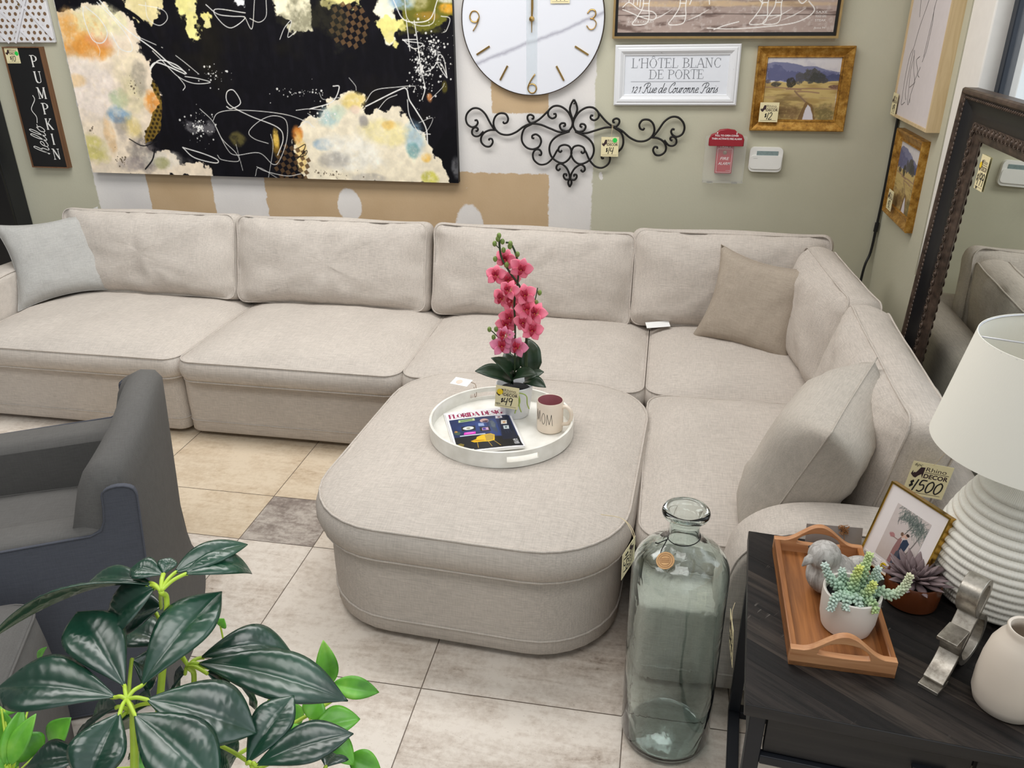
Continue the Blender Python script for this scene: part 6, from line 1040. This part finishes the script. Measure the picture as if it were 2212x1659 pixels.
# ------------------------------------------------------------------ magazines
def magazine(o, label, z, full):
    m = plane_m((o[0], o[1], z), (.214, .088, 0), (-.137, .262, 0)); w, h = .226, .286; t = thing('magazine', label, 'magazine', m, 'magazines in the round tray')
    pg = plain('magazine_pages', (232, 230, 228), .5, var=.02)
    g = G(); nx = 10; vs = []; fs = []
    for k in (0, 1):
        for i in range(nx + 1):
            for y in (0, h): x = w * i / nx; vs.append((x, y, .0005 + k * .0065 + .0025 * math.sin(PI * i / nx) * k))
    for i in range(nx):
        a = i * 2; b = a + 2 * (nx + 1); fs += [(a, a + 1, a + 3, a + 2), (b, b + 2, b + 3, b + 1), (a, a + 2, b + 2, b), (a + 1, b + 1, b + 3, a + 3)]
    q = 2 * (nx + 1); fs += [(0, q, q + 1, 1), (2 * nx, 2 * nx + 1, q + 2 * nx + 1, q + 2 * nx)]
    g.add(vs, fs); g.build('pages', pg, t, smooth=False)
    p = Paint(w, h, 230, 290, (232, 230, 232), 9); U = lambda pts: [(x * w, y * h) for x, y in pts]
    if full:
        p.poly((30, 46, 92), U([(.03, .03), (.97, .03), (.97, .81), (.03, .81)])); p.put(np.clip((p.vn(26, 4) - .5) * 4, 0, 1) * .5 * (p.Y < .81 * h) * (p.Y > .03 * h) * (p.X > .03 * w) * (p.X < .97 * w), (20, 30, 66)); p.blob((46, 72, 140), (.36 * w, .6 * h), .2 * w, .12 * h, .6, .4)
        p.poly((14, 16, 26), U([(.03, .03), (.97, .03), (.97, .26), (.55, .30), (.42, .36), (.03, .36)]), .004); p.poly((16, 24, 48), U([(.72, .2), (.95, .2), (.95, .79), (.80, .79)])); p.poly((36, 60, 120), U([(.57, .32), (.72, .30), (.74, .74), (.62, .74)]))
        for k, x in enumerate((.80, .84, .88)): p.stroke((70, 84, 110), U([(x - .02, .76), (x + .01, .34)]), .0012, .6, False)
        p.poly((190, 206, 150), U([(.16, .72), (.42, .73), (.42, .79), (.17, .78)])); p.poly((110, 140, 90), U([(.20, .735), (.38, .745), (.38, .775), (.20, .765)]), .003); p.poly((220, 216, 224), U([(.74, .73), (.85, .735), (.85, .80), (.75, .80)])); p.poly((110, 60, 70), U([(.78, .75), (.82, .75), (.82, .78), (.78, .78)]))
        p.blob((206, 168, 160), (.56 * w, .70 * h), .07 * w, .055 * h, 1, .05, .08); p.blob((70, 34, 44), (.57 * w, .68 * h), .045 * w, .03 * h, .9, .4, .2, 60)
        p.poly((30, 34, 40), U([(.17, .50), (.38, .49), (.39, .60), (.18, .61)])); p.blob((222, 226, 222), (.28 * w, .555 * h), .085 * w, .042 * h, 1, .05, .08); p.blob((150, 148, 120), (.28 * w, .555 * h), .03 * w, .02 * h, .9, .1, .2)
        p.poly((206, 214, 232), U([(.44, .58), (.53, .57), (.53, .64), (.45, .65)])); p.poly((40, 80, 150), U([(.40, .55), (.57, .54), (.57, .67), (.41, .68)]), alpha=.35); p.poly((20, 16, 20), U([(.44, .44), (.60, .43), (.60, .545), (.45, .55)])); p.poly((200, 160, 190), U([(.47, .46), (.58, .455), (.58, .53), (.48, .53)]), .004); p.poly((80, 60, 150), U([(.49, .47), (.54, .47), (.53, .52), (.49, .52)]), .004)
        p.poly((226, 60, 190), U([(.18, .405), (.36, .40), (.37, .455), (.20, .46)])); p.poly((240, 150, 220), U([(.22, .435), (.34, .43), (.34, .445), (.22, .45)])); p.poly((214, 222, 226), U([(.12, .375), (.50, .365), (.50, .385), (.12, .395)])); p.blob((70, 92, 70), (.1 * w, .46 * h), .05 * w, .05 * h, .9, .5, .2, 60); p.blob((200, 140, 60), (.08 * w, .50 * h), .025 * w, .02 * h, .9, .4, .2, 60)
        p.blob((60, 72, 84), (.66 * w, .56 * h), .05 * w, .16 * h, .8, .6, .25, 70); p.blob((110, 120, 120), (.66 * w, .60 * h), .035 * w, .10 * h, .6, .7, .25, 90)
        p.poly((226, 218, 206), U([(.79, .58), (.88, .575), (.90, .67), (.81, .675)])); p.poly((206, 150, 90), U([(.82, .60), (.87, .60), (.87, .64), (.83, .64)]), .004); p.poly((196, 204, 206), U([(.80, .45), (.88, .445), (.895, .53), (.81, .535)])); p.poly((90, 110, 116), U([(.825, .47), (.86, .47), (.865, .515), (.83, .515)]), .005)
        p.poly((232, 186, 20), U([(.26, .235), (.30, .20), (.52, .18), (.60, .20), (.63, .33), (.58, .37), (.44, .355), (.36, .32), (.34, .27)]), .003); p.poly((180, 150, 60), U([(.47, .20), (.58, .21), (.62, .32), (.57, .36), (.48, .34)]), .003); p.poly((196, 142, 8), U([(.26, .235), (.36, .215), (.48, .215), (.44, .235), (.34, .25)]), .002)
        for x0, x1 in ((.34, .33), (.50, .53), (.59, .66)): p.stroke((206, 168, 60), U([(x0, .19), (x1, .07)]), .0018, 1, False)
        p.poly((120, 104, 40), U([(.05, .12), (.12, .13), (.15, .18), (.10, .22), (.05, .20)]), .003)
        p.poly((236, 236, 238), U([(.03, .0), (.24, .0), (.26, .055), (.03, .055)]))
    p.build('cover', vcol('cover_print', .3, .5), t, T(0, 0, .0078)).data.transform(Matrix.Identity(4))
    c = [o for o in t.children if o.name.startswith('cover')][0]
    for v in c.data.vertices: v.co.z += .0025 * math.sin(PI * v.co.x / w)
    mg = plain('title_magenta' if full else 'title_dark', (150, 40, 84) if full else (40, 40, 46), .5, var=.25, vs=60); g = G(); serif(g, 'FLORIDA DESIGN', .010, h * .845, .030, w - .018, z=0, thick=.2, thin=.03)
    g.v = [(x, y, zz + .0082 + .0025 * math.sin(PI * min(max(x / w, 0), 1))) for x, y, zz in g.v]; g.build('title_lettering', mg, t, smooth=False)
    if full:
        g = G(); wt = plain('cover_white_text', (232, 232, 236), .5, var=0)
        for s, y, wd, hh in (('SWEET VICTORY', .165, .084, .0068), ('2022 Designer Winners', .143, .084, .0050), ('ON THE WATER', .108, .060, .0058), ('Coastal Designs from', .090, .074, .0046), ('Coast to Coast', .072, .052, .0046)): text(g, s, w * .94, h * y, wd, hh, z=.0088, align='r', bold=.02)
        g.build('cover_lettering', wt, t, smooth=False)
magazine((-.605, 2.196), 'lower magazine of the stack, its title edge showing above the top one', .481, False)
magazine((-.594, 2.178), 'top magazine with blue room and yellow chair on the cover in the white tray', .4895, True)
# ------------------------------------------------------------------ mug
mg = thing('mug', 'cream mug lettered MOM with pink inside on the white tray', 'mug', T(-.326, 2.425, .481))
MUGC = plain('cream_glaze', (236, 220, 202), .25, var=.015); PINK = plain('pink_glaze', (176, 112, 118), .3, var=.02)
b = G().lathe([(0, .002), (.040, .0), (.0445, .004), (.0455, .02), (.0455, .110), (.044, .1125), (.042, .111)], 64).build('body', MUGC, mg, angle=40)
G().lathe([(.0422, .111), (.0415, .10), (.041, .02), (.036, .009), (0, .008)], 64).build('pink_lining', PINK, mg, angle=60)
ha = R(-8); c_, s_ = math.cos(ha), math.sin(ha); hp = smooth_path([(.042, 0, .092), (.060, 0, .094), (.074, 0, .080), (.076, 0, .055), (.066, 0, .034), (.043, 0, .026)], 8); G().tube(hp, .0065, 12, m=RZ(-12)).build('handle', MUGC, mg, angle=180)
g = G()
for ch, a0, zz, sx_ in (('M', -150, .045, .024), ('O', -122, .040, .023), ('M', -98, .038, .028)):
    for q in _SC[ch][0]:
        pts = smooth_path(q, 5) if len(q) > 2 else [Vector((*q[0], 0)).lerp(Vector((*q[1], 0)), k / 6) for k in range(7)]
        P3 = []
        for p_ in pts: a = R(a0) + p_[0] * sx_ / .0457; P3.append((.0457 * math.cos(a), .0457 * math.sin(a), zz + p_[1] * .042 - (a0 + 150) * .00006))
        g.tube(P3, .0007, 6)
g.build('lettering', INK, mg, angle=180)
# ------------------------------------------------------------------ pink orchid
orc = thing('potted_orchid', 'pink artificial orchid in a white pot on the round tray', 'potted plant', T(0, 0, 0))
PM = T(-.465, 2.518, .481); WPOT = plain('glossy_white_pot', (234, 235, 238), .25, var=.01)
G().lathe([(0, 0), (.046, 0), (.050, .004), (.0585, .06), (.064, .116), (.066, .120), (.064, .122), (.060, .118), (.055, .08)], 64, PM).build('pot', WPOT, orc, angle=40); G().lathe([(0, .098), (.058, .096)], 32, PM).build('moss', SOIL, orc)
STEMG = plain('stem_dark_green', (46, 62, 34), .5, var=.2); BUDG = plain('bud_green', (112, 134, 62), .45, var=.25, vs=60); ORL = plain('orchid_leaf', (34, 54, 34), .35, var=.2, vs=20); ROOTG = plain('air_root', (166, 186, 96), .5)
for k, s in enumerate(STEMS):
    r0 = [.0036, .0034, .002, .0018, .0018, .0016, .0034][k]; G().tube(smooth_path(s, 6), r0, 8).build('flower_stem', STEMG, orc, angle=180)
for b_ in BUDS: G().ball(b_, (.0075, .0075, .0098), 12, 8).build('bud', BUDG, orc)
def leaf_geo(a, b, w, n=16, m=8, droop=.1, fold=.18, up=None, shape='oval', quilt=0., twist=0.):
    """pointed leaf from a to b: bowed along its length, folded on the midrib, side veins pressed in"""
    a, b = Vector(a), Vector(b); ax = b - a; L = ax.length; ax.normalize(); up = Vector(up or (0, 0, 1)); nr = (up - ax * ax.dot(up)).normalized(); sd = ax.cross(nr)
    if twist: q = Matrix.Rotation(twist, 3, ax); nr = q @ nr; sd = q @ sd
    vs = []; fs = []
    for i in range(n + 1):
        t = i / n; bow = 4 * t * (1 - t) * droop * L
        if shape == 'obovate': ww = w / 2 * (math.sin(PI * t ** 1.18) ** (.78 + .3 * t)) * (.86 + .22 * t) if 0 < t < 1 else .0006
        elif shape == 'strap': ww = w / 2 * min(1, (.45 + t * 2)) * (1 - max(0, (t - .55) / .45) ** 2.2) if t < 1 else .0008
        else: ww = w / 2 * (math.sin(PI * t ** .9) ** .85) if 0 < t < 1 else .0006
        ww = max(ww, .0006)
        for j in range(m + 1):
            s = -1 + 2 * j / m; f = abs(s); zq = fold * ww * (f ** 1.3) - fold * .6 * ww * max(0, f - .6) ** 2 * 4
            if quilt: zq += quilt * ww * abs(math.sin(PI * (t * 10 - f * 1.6))) ** .6 * (4 * f * (1 - f)) * .8 * math.sin(PI * t) ** .3
            vs.append(a + ax * (L * t) + sd * (s * ww) + nr * (bow + zq))
    for i in range(n):
        for j in range(m): p = i * (m + 1) + j; fs.append((p, p + m + 1, p + m + 2, p + 1))
    return vs, fs
def leaf_obj(name, mat, parent, *a, th=.0008, **k):
    g = G(); g.add(*leaf_geo(*a, **k)); o = g.build(name, mat, parent, angle=180); s = o.modifiers.new('thick', 'SOLIDIFY'); s.thickness = th; return o
for a, b, w in OLEAVES: leaf_obj('leaf', ORL, orc, a, b, w * 1.3, 14, 6, droop=.16, fold=.25, shape='strap', up=(0, -.55, .85), th=.002)
for q in ([(-.452, 2.46, .590), (-.445, 2.452, .592), (-.438, 2.448, .575), (-.436, 2.447, .545), (-.430, 2.448, .525)], [(-.452, 2.46, .59), (-.428, 2.450, .596), (-.412, 2.452, .585), (-.410, 2.455, .555), (-.404, 2.458, .535)], [(-.45, 2.46, .59), (-.440, 2.449, .59), (-.434, 2.446, .565), (-.446, 2.444, .54), (-.452, 2.444, .52)]): G().tube(smooth_path(q, 6), .0022, 6).build('air_root', ROOTG, orc, angle=180)
n = N('orchid_petal'); at = n.n('ShaderNodeAttribute', attribute_name='tint'); n.color(at.outputs['Color']); n.set(.55, 0, .25); PETAL = n.m
MAG = plain('orchid_lip', (168, 16, 52), .5, var=.2, vs=80)
def flower(c, rnd, pale):
    g = G(); cols = []; fc = Vector((rnd.uniform(-.45, .45), -1, rnd.uniform(-.05, .45))).normalized(); x = Vector((0, 0, 1)).cross(fc); x = -x.normalized(); up = fc.cross(x); up = up if up.z > 0 else -up; rl = rnd.uniform(-.35, .35); c = Vector(c); sc = rnd.uniform(.92, 1.1)
    for k, (ang, L, w) in enumerate([(90, .034, .026), (18, .038, .036), (162, .038, .036), (-48, .036, .027), (-132, .036, .027)]):
        a = R(ang) + rl; d = (x * math.cos(a) + up * math.sin(a)); tip = c + d * L * sc + fc * rnd.uniform(-.010, .006)
        vs, fs = leaf_geo(c + d * .003, tip, w * sc, 8, 6, droop=rnd.uniform(.06, .2), fold=.12, up=fc, shape='oval'); g.add(vs, fs)
        for i in range(9):
            for j in range(7):
                t = i / 8; base = (228, 214, 120) if t < .18 else None; p0 = (238, 96, 130) if not pale else (226, 112, 150); p1 = (250, 148, 166) if not pale else (236, 154, 182)
                cc = tuple(p0[q] * (1 - t) + p1[q] * t for q in range(3)); cc = tuple(cc[q] * .55 + base[q] * .45 for q in range(3)) if base else cc; cols.append((*lin(cc), 1))
    o = g.build('flower', PETAL, orc, angle=180); ca = o.data.color_attributes.new('tint', 'FLOAT_COLOR', 'POINT'); ca.data.foreach_set('color', np.array(cols, float).ravel()); s = o.modifiers.new('thick', 'SOLIDIFY'); s.thickness = .0008
    g = G(); q = up * math.cos(rl) - x * math.sin(rl)
    for ang, L, w in ((62, .020, .020), (118, .020, .020), (-90, .020, .016), (90, .016, .018)):
        a = R(ang) + rl; d = x * math.cos(a) + up * math.sin(a); vs, fs = leaf_geo(c + fc * .004, c + d * L * sc + fc * .014, w, 6, 6, droop=.35, fold=.5, up=fc); g.add(vs, fs)
    g.ball(tuple(c + fc * .008), .0045, 10, 8); lp_ = g.build('lip', MAG, o, angle=180); s = lp_.modifiers.new('thick', 'SOLIDIFY'); s.thickness = .0008
    G().ball(tuple(c + fc * .0125 - up * .003), .0025, 8, 6).build('column', plain_yellow, o)
plain_yellow = plain('orchid_yellow', (226, 150, 50), .5); rnd = random.Random(11)
for k, c in enumerate(FLOWERS): flower(c, rnd, k >= 14)
price_tag(plane_m((-.522, 2.440, .545), (.081, -.004, -.006), (.0, .02, 1)), .082, .082, '$49', 'price tag reading 49 dollars on the white orchid pot', (.19, .72, YEL_DOT), note='NEW')
# ------------------------------------------------------------------ tall glass bottle
gb = thing('glass_bottle', 'tall pale green glass floor bottle with a flared neck, beside the black table', 'bottle', T(.107, 1.632, 0))
n = N('recycled_glass'); n.color((.87, .958, .942, 1)); n.set(.015, 0, .5, Transmission_Weight=1.0, IOR=1.46)
wv = n.noise(9, 3, .55, n.mapping((1, 1, .55)), .6); n.bump(wv, .22, .012)
prof = [(0, .014), (.05, .010), (.088, .003), (.102, .002), (.112, .010), (.118, .035), (.1185, .30), (.118, .545), (.115, .572), (.106, .594), (.090, .611), (.068, .625), (.050, .635), (.040, .646), (.0365, .662), (.0362, .686), (.039, .700), (.048, .708), (.0545, .713), (.0565, .720), (.054, .727), (.047, .729), (.040, .725), (.0355, .715), (.0325, .700), (.0322, .662), (.035, .646), (.046, .631), (.064, .620), (.086, .606), (.101, .590), (.110, .569), (.1135, .545), (.114, .30), (.1135, .037), (.107, .018), (.088, .012), (.05, .019), (0, .023)]
G().lathe(smooth_prof := prof, 96).build('glass', n.m, gb, angle=180)
g = G(); g.tube([(.0385 * math.cos(a), .0385 * math.sin(a), .652 + .004 * math.sin(a * 1 + 1)) for a in [2 * PI * i / 48 for i in range(48)]], .0014, 6, True); g.tube(smooth_path([(-.036, -.012, .652), (-.044, -.03, .644), (-.052, -.05, .634), (-.046, -.065, .632)], 6), .0013, 6); g.tube(smooth_path([(-.04, -.02, .65), (-.06, -.03, .644), (-.066, -.034, .648)], 6), .0013, 6); g.build('neck_cord', plain('black_cord', (18, 18, 18), .7), gb, angle=180)
md = plain('kraft_medallion', (190, 148, 100), .7, var=.1, vs=120); mm = T(-.041, -.078, .632) @ RX(30) @ RY(-14)
me_ = G().lathe([(0, 0), (.0215, 0), (.0215, .0016), (0, .0016)], 40, mm).build('medallion', md, gb, angle=30)
g = G()
for q in (.017, .0125): g.tube([(q * math.cos(a), q * math.sin(a), .0017) for a in [2 * PI * i / 40 for i in range(40)]], .0005, 4, True, mm)
for k in range(3): g.box(-.010, .010, -.005 + k * .004, -.0036 + k * .004, .0016, .0020, mm)
g.build('printed_ring', plain('medallion_print', (132, 88, 50), .7), me_)
pt = price_tag(plane_m((-.033, 1.530, .652), (.012, .012, -1), (.32, 1, .06)), .072, .085, '$159', 'price tag reading 159 dollars hanging from the neck of the glass bottle')
G().tube(smooth_path([(.02, .084, .001), (.0, .105, -.02), (-.012, .12, -.05), (-.014, .11, -.10)], 6), .0008, 5).build('string', STRING, pt); G().tube(smooth_path([(.026, .084, .001), (.006, .11, -.015), (-.008, .125, -.05), (-.01, .115, -.10)], 6), .0008, 5).build('string', STRING, pt)
# ------------------------------------------------------------------ big framed mirror leaning on the right wall
MW, MH = 1.08, 1.525; MM = plane_m((1.035, 3.315, 0), (0, -1, 0), (.052, 0, 1.52))
mi = thing('floor_mirror', 'large mirror with ornate brown and black frame leaning on the right wall', 'mirror', MM)
BRZ = N('antique_bronze'); q = BRZ.noise(30, 4, .65); BRZ.color(BRZ.ramp(q, [(.3, rgba((48, 39, 34))), (.6, rgba((92, 76, 66))), (.8, rgba((124, 104, 92)))])); BRZ.set(.42, .35, .5); BRZ.bump(q, .2, .001); BRZ = BRZ.m
BLKF = plain('black_band', (14, 14, 19), .4, var=.05); C = T(MW / 2, MH / 2, 0)
frame_mesh(MW, MH, [(0, 0), (0, .046), (.005, .054), (.011, .056), (.017, .054), (.022, .048), (.024, .043)]).build('outer_moulding', BRZ, mi, C, angle=30)
frame_mesh(MW, MH, [(.024, .0), (.024, .044), (.036, .045), (.040, .041), (.060, .030), (.085, .022), (.108, .019)]).build('black_band', BLKF, mi, C, angle=20)
frame_mesh(MW, MH, [(.106, .0), (.106, .019), (.112, .025), (.124, .026), (.134, .024), (.138, .019), (.150, .016), (.164, .009), (.166, .004)]).build('inner_moulding', BRZ, mi, C, angle=30)
def edge_run(ins, step, fn):
    W, H = MW - 2 * ins, MH - 2 * ins
    for L, m in ((W, T(ins, ins, 0)), (W, T(ins, MH - ins, 0)), (H, T(ins, ins, 0) @ RZ(90)), (H, T(MW - ins, ins, 0) @ RZ(90))):
        k = int(L / step)
        for i in range(k): fn(m @ T((i + .5) * L / k, 0, 0))
g = G(); edge_run(.031, .017, lambda m: g.ball((0, 0, .045), (.0095, .0046, .0045), 8, 6, m, RZ(28))); g.build('rope_bead', BRZ, mi, angle=180)
g = G()
def egg(m):
    g.ball((0, 0, .025), (.0085, .0095, .005), 10, 6, m); g.tube([(.0135 * math.cos(a), .0135 * math.sin(a), .0255) for a in [2 * PI * i / 14 for i in range(14)]], .0022, 5, True, m)
edge_run(.122, .034, egg); g.build('egg_moulding', BRZ, mi, angle=180)
n = N('mirror_silver'); n.color((.80, .83, .80, 1)); n.set(.015, 1.0, .5); G().box(.16, MW - .16, .16, MH - .16, .002, .006).build('mirror_glass', n.m, mi, smooth=False)
G().box(.01, MW - .01, .01, MH - .01, -.004, 0).build('back_board', plain('mirror_back', (60, 52, 46), .8), mi)
price_tag(MM @ T(.232, 1.215, .009), .080, .115, '$199', 'price tag reading 199 dollars stuck on the mirror glass', (.16, .70, YEL_DOT), below='NEW')
# ------------------------------------------------------------------ grey barrel armchairs
CH = cloth('charcoal_upholstery', (95, 93, 91), .10, .03, 1.2); CHP = cloth('slate_side_panel', (80, 82, 90), .10, .03, 1.2)
def armchair(m, label):
    t = thing('armchair', label, 'armchair', m); hw = .36; g = G(); vs = []; fs = []; NP = 40
    rows = None
    for i in range(NP + 1):
        ph = -1 + 2 * i / NP; a = abs(ph); y = ph * hw * (1 + .0); top = .70 + .125 * max(0, math.cos(ph * PI / 2)) ** .7 - .06 * max(0, a - .9) * 10; cx = .05 - .09 * a ** 3.0; fl = .07 * (1 if True else 0)
        th = .115 - .045 * (1 - a ** 2) * 0; k = 1 + .08
        pr = [(cx + .015 + .02, 0, 1.10), (cx + .015, .06, 1.07), (cx + .0, .22, 1.03), (cx + .012, .40, 1.0), (cx + .030, top - .10, .98), (cx + .034, top - .035, .965), (cx + .018, top - .008, .95), (cx - .02, top, .93), (cx - .055, top - .014, .915), (cx - .078, top - .06, .90), (cx - .105, (top + .40) / 2, .86), (cx - .13, .40, .84), (cx - .13, .20, .84)]
        rows = len(pr)
        for x, z, s in pr: vs.append((x, y * s, z))
    for i in range(NP):
        for j in range(rows - 1): p = i * rows + j; fs.append((p, p + 1, p + rows + 1, p + rows))
    fs.append(tuple(range(rows - 1, -1, -1))); fs.append(tuple(NP * rows + j for j in range(rows)))
    g.add(vs, fs); g.build('backrest', CH, t, angle=50)
    for s in (-1, 1):
        prof = [(-.74, .0), (-.0, .0), (-.0, .575), (-.55, .555), (-.70, .545), (-.735, .52), (-.745, .46)]
        mm = Matrix(((1, 0, 0, 0), (0, 0, -1 if s < 0 else 1, 0), (0, 1, 0, 0), (0, 0, 0, 1)))
        a0, a1 = .235, .352
        g = G(); ring = []
        P = [(x, z) for x, z in prof]; lay = [(a0, 0.03), (a0 + .012, .008), (a0 + .03, 0), (a1 - .03, 0), (a1 - .008, .006), (a1, .02)]
        vs = []; fs = []; k = len(P)
        for d, ins in lay:
            for x, z in P: vs.append((max(x, -.745 + ins) if x < -.5 else x, s * (d + (.055 * (1 - z / .58) if d > .3 else 0)), z - (ins if z > .4 else 0)))
        for r_ in range(len(lay) - 1):
            for i in range(k):
                i2 = (i + 1) % k; f = (r_ * k + i, r_ * k + i2, (r_ + 1) * k + i2, (r_ + 1) * k + i); fs.append(f if s > 0 else f[::-1])
        fs.append(tuple(range(k))); fs.append(tuple((len(lay) - 1) * k + i for i in range(k - 1, -1, -1))); g.add(vs, fs); g.build('arm', CH, t, angle=45)
        # slate side panel with a tongue that runs up the wing
        out = [(-.735, .012), (.030, .012), (.034, .20), (.040, .40), (.050, .56), (.058, .665)] + [(.016 + .040 * math.cos(a), .675 + .022 * math.sin(a)) for a in [PI * i / 8 for i in range(9)]] + [(-.028, .635), (-.034, .60), (-.046, .572), (-.074, .560), (-.55, .540), (-.69, .528), (-.725, .50), (-.735, .46)]
        vs = []; n_ = len(out)
        yy = lambda x, z: s * (.352 + .055 * (1 - min(1.0, z / .58)))
        if s > 0: out = [(x - .075 if x > -.2 else x, z) for x, z in out]
        for off in (-.012, .0035):
            for x, z in out: vs.append((x, yy(x, z) + s * off, z))
        g = G(); tri = tessellate_polygon([[Vector((x, z, 0)) for x, z in out]]); fs = []
        for a, b, c in tri: fs.append((a + n_, b + n_, c + n_)); fs.append((c, b, a))
        for i in range(n_): i2 = (i + 1) % n_; fs.append((i, i2, i2 + n_, i + n_))
        g.add(vs, fs); pnl = g.build('side_panel', CHP, t, angle=30)
        import bmesh
        bm = bmesh.new(); bm.from_mesh(pnl.data); bmesh.ops.recalc_face_normals(bm, faces=bm.faces); bm.to_mesh(pnl.data); bm.free()
        G().tube([(x, yy(x, z) + s * .0035, z) for x, z in out], .003, 6, True).build('piping', CHP, pnl, angle=180)
    g = G(); G().box(-.72, -.06, -.24, .24, .03, .30).build('seat_base', CH, t, bevel=.02)
    cushion('seat_cushion', CH, t, T(-.40, 0, .28), piping=(1,), w=.66, d=.47, h=.10, top=.03, r=.06, bulge=.012, amp=.003, seed=21)
    return t
armchair(T(-1.485, 1.85, 0) @ RZ(25), 'charcoal grey barrel armchair seen from its side, left of the ottoman')
st = thing('footstool', 'grey upholstered footstool cut off by the left edge, behind the leafy plant', 'footstool', T(-1.615, 1.072, 0) @ RZ(25))
cushion('body', CH, st, T(0, 0, .03), piping=(1,), w=.50, d=.40, h=.42, top=.05, r=.07, bulge=.012, amp=.003, seed=31)
for sx in (-.2, .2):
    for sy in (-.15, .15): G().lathe([(.02, 0), (.024, .035)], 14, T(sx, sy, 0)).build('foot', DARK, st)
# ------------------------------------------------------------------ foreground plants
n = N('rubber_leaf'); ge = n.n('ShaderNodeNewGeometry'); c1 = n.ramp(n.noise(7, 3), [(.3, rgba((14, 46, 36))), (.7, rgba((28, 72, 52)))]); n.color(n.mix(ge.outputs['Backfacing'], c1, rgba((40, 66, 34)))); n.set(.27, 0, .9); n.bump(n.noise(60, 2), .08, .002); LEAFD = n.m
n = N('lime_leaf'); n.color(n.ramp(n.noise(14, 4), [(.3, rgba((62, 124, 34))), (.55, rgba((104, 176, 56))), (.75, rgba((150, 206, 84)))])); n.set(.35, 0, .5, Subsurface_Weight=.0); LEAFG = n.m
PETI = plain('lime_petiole', (176, 204, 62), .4, var=.12); BARK = plain('brown_trunk', (92, 72, 52), .8, var=.2); POTB = plain('dark_planter', (40, 38, 38), .5)
def planter(t, x, y):
    G().lathe([(0, 0), (.11, 0), (.14, .02), (.16, .26), (.155, .27), (.145, .255), (.14, .22)], 40, T(x, y, 0)).build('planter', POTB, t, angle=40); G().lathe([(0, .235), (.142, .232)], 24, T(x, y, 0)).build('soil', SOIL, t)
pl = thing('leafy_plant', 'dark glossy artificial plant with large whorled leaves in the lower left corner', 'plant', I()); planter(pl, -.72, .62)
hubs = [Vector(h) for h in HUBS]; base = Vector((-.72, .62, .22))
for h in hubs:
    mid = base.lerp(h, .55) + Vector((0, 0, .05)); G().tube(smooth_path([base, mid, h - Vector((0, 0, .05)), h], 8), [.009] * 9 + [.006] * 8 + [.0045] * 8, 8).build('stem', PETI, pl, angle=180)
CAMV = Vector((0, 0, 1.8))
for k, (a, b, w) in enumerate(LEAVES):
    a, b = Vector(a), Vector(b); toc = (CAMV - a).normalized(); up = (Vector((0, 0, 1)) * .8 + toc * .45).normalized()
    droop = .10 if k not in (7, 11) else .22; fold = .20 if k != 5 else .5
    if k == 15: up = (Vector((0, .5, .9)) - toc * .2).normalized()
    leaf_obj('leaf', LEAFD, pl, a, b, w * .9, 26, 12, droop=droop, fold=fold, up=up, shape='obovate' if k not in (11, 12, 15, 17, 18) else 'oval', quilt=.20, th=.0012)
    h = min(hubs, key=lambda q: (q - a).length); h = h if (h - a).length < .12 else a - (b - a).normalized() * .03 - Vector((0, 0, .02))
    G().tube(smooth_path([h, h.lerp(a, .5) + Vector((0, 0, .004)), a, a + (b - a) * .04], 5), .0032, 7).build('petiole', PETI, pl, angle=180)
gp = thing('lime_plant', 'bright lime green small-leaved plant under the dark glossy plant', 'plant', I()); planter(gp, -1.06, .70)
gh = [Vector(h) for h in GHUBS]; base = Vector((-1.06, .70, .22))
for h in gh: G().tube(smooth_path([base, base.lerp(h, .5) + Vector((0, 0, .06)), h - Vector((0, 0, .04)), h + Vector((0, 0, .0))], 8), .004, 7).build('stem', PETI, gp, angle=180)
for k, (a, b, w) in enumerate(GREEN):
    a, b = Vector(a), Vector(b); toc = (CAMV - a).normalized(); up = (Vector((0, 0, .5)) + toc).normalized()
    leaf_obj('leaf', LEAFG, gp, a, b, w, 14, 8, droop=.08, fold=.3, up=up, shape='oval', quilt=.08, twist=.3 * math.sin(k * 2.3))
    h = min(gh, key=lambda q: (q - a).length); h = h if (h - a).length < .25 else a - Vector((0, 0, .05)); G().tube(smooth_path([h - Vector((0, 0, .03)), h.lerp(a, .6) - Vector((0, 0, .01)), a, a + (b - a) * .05], 5), .002, 6).build('petiole', PETI, gp, angle=180)
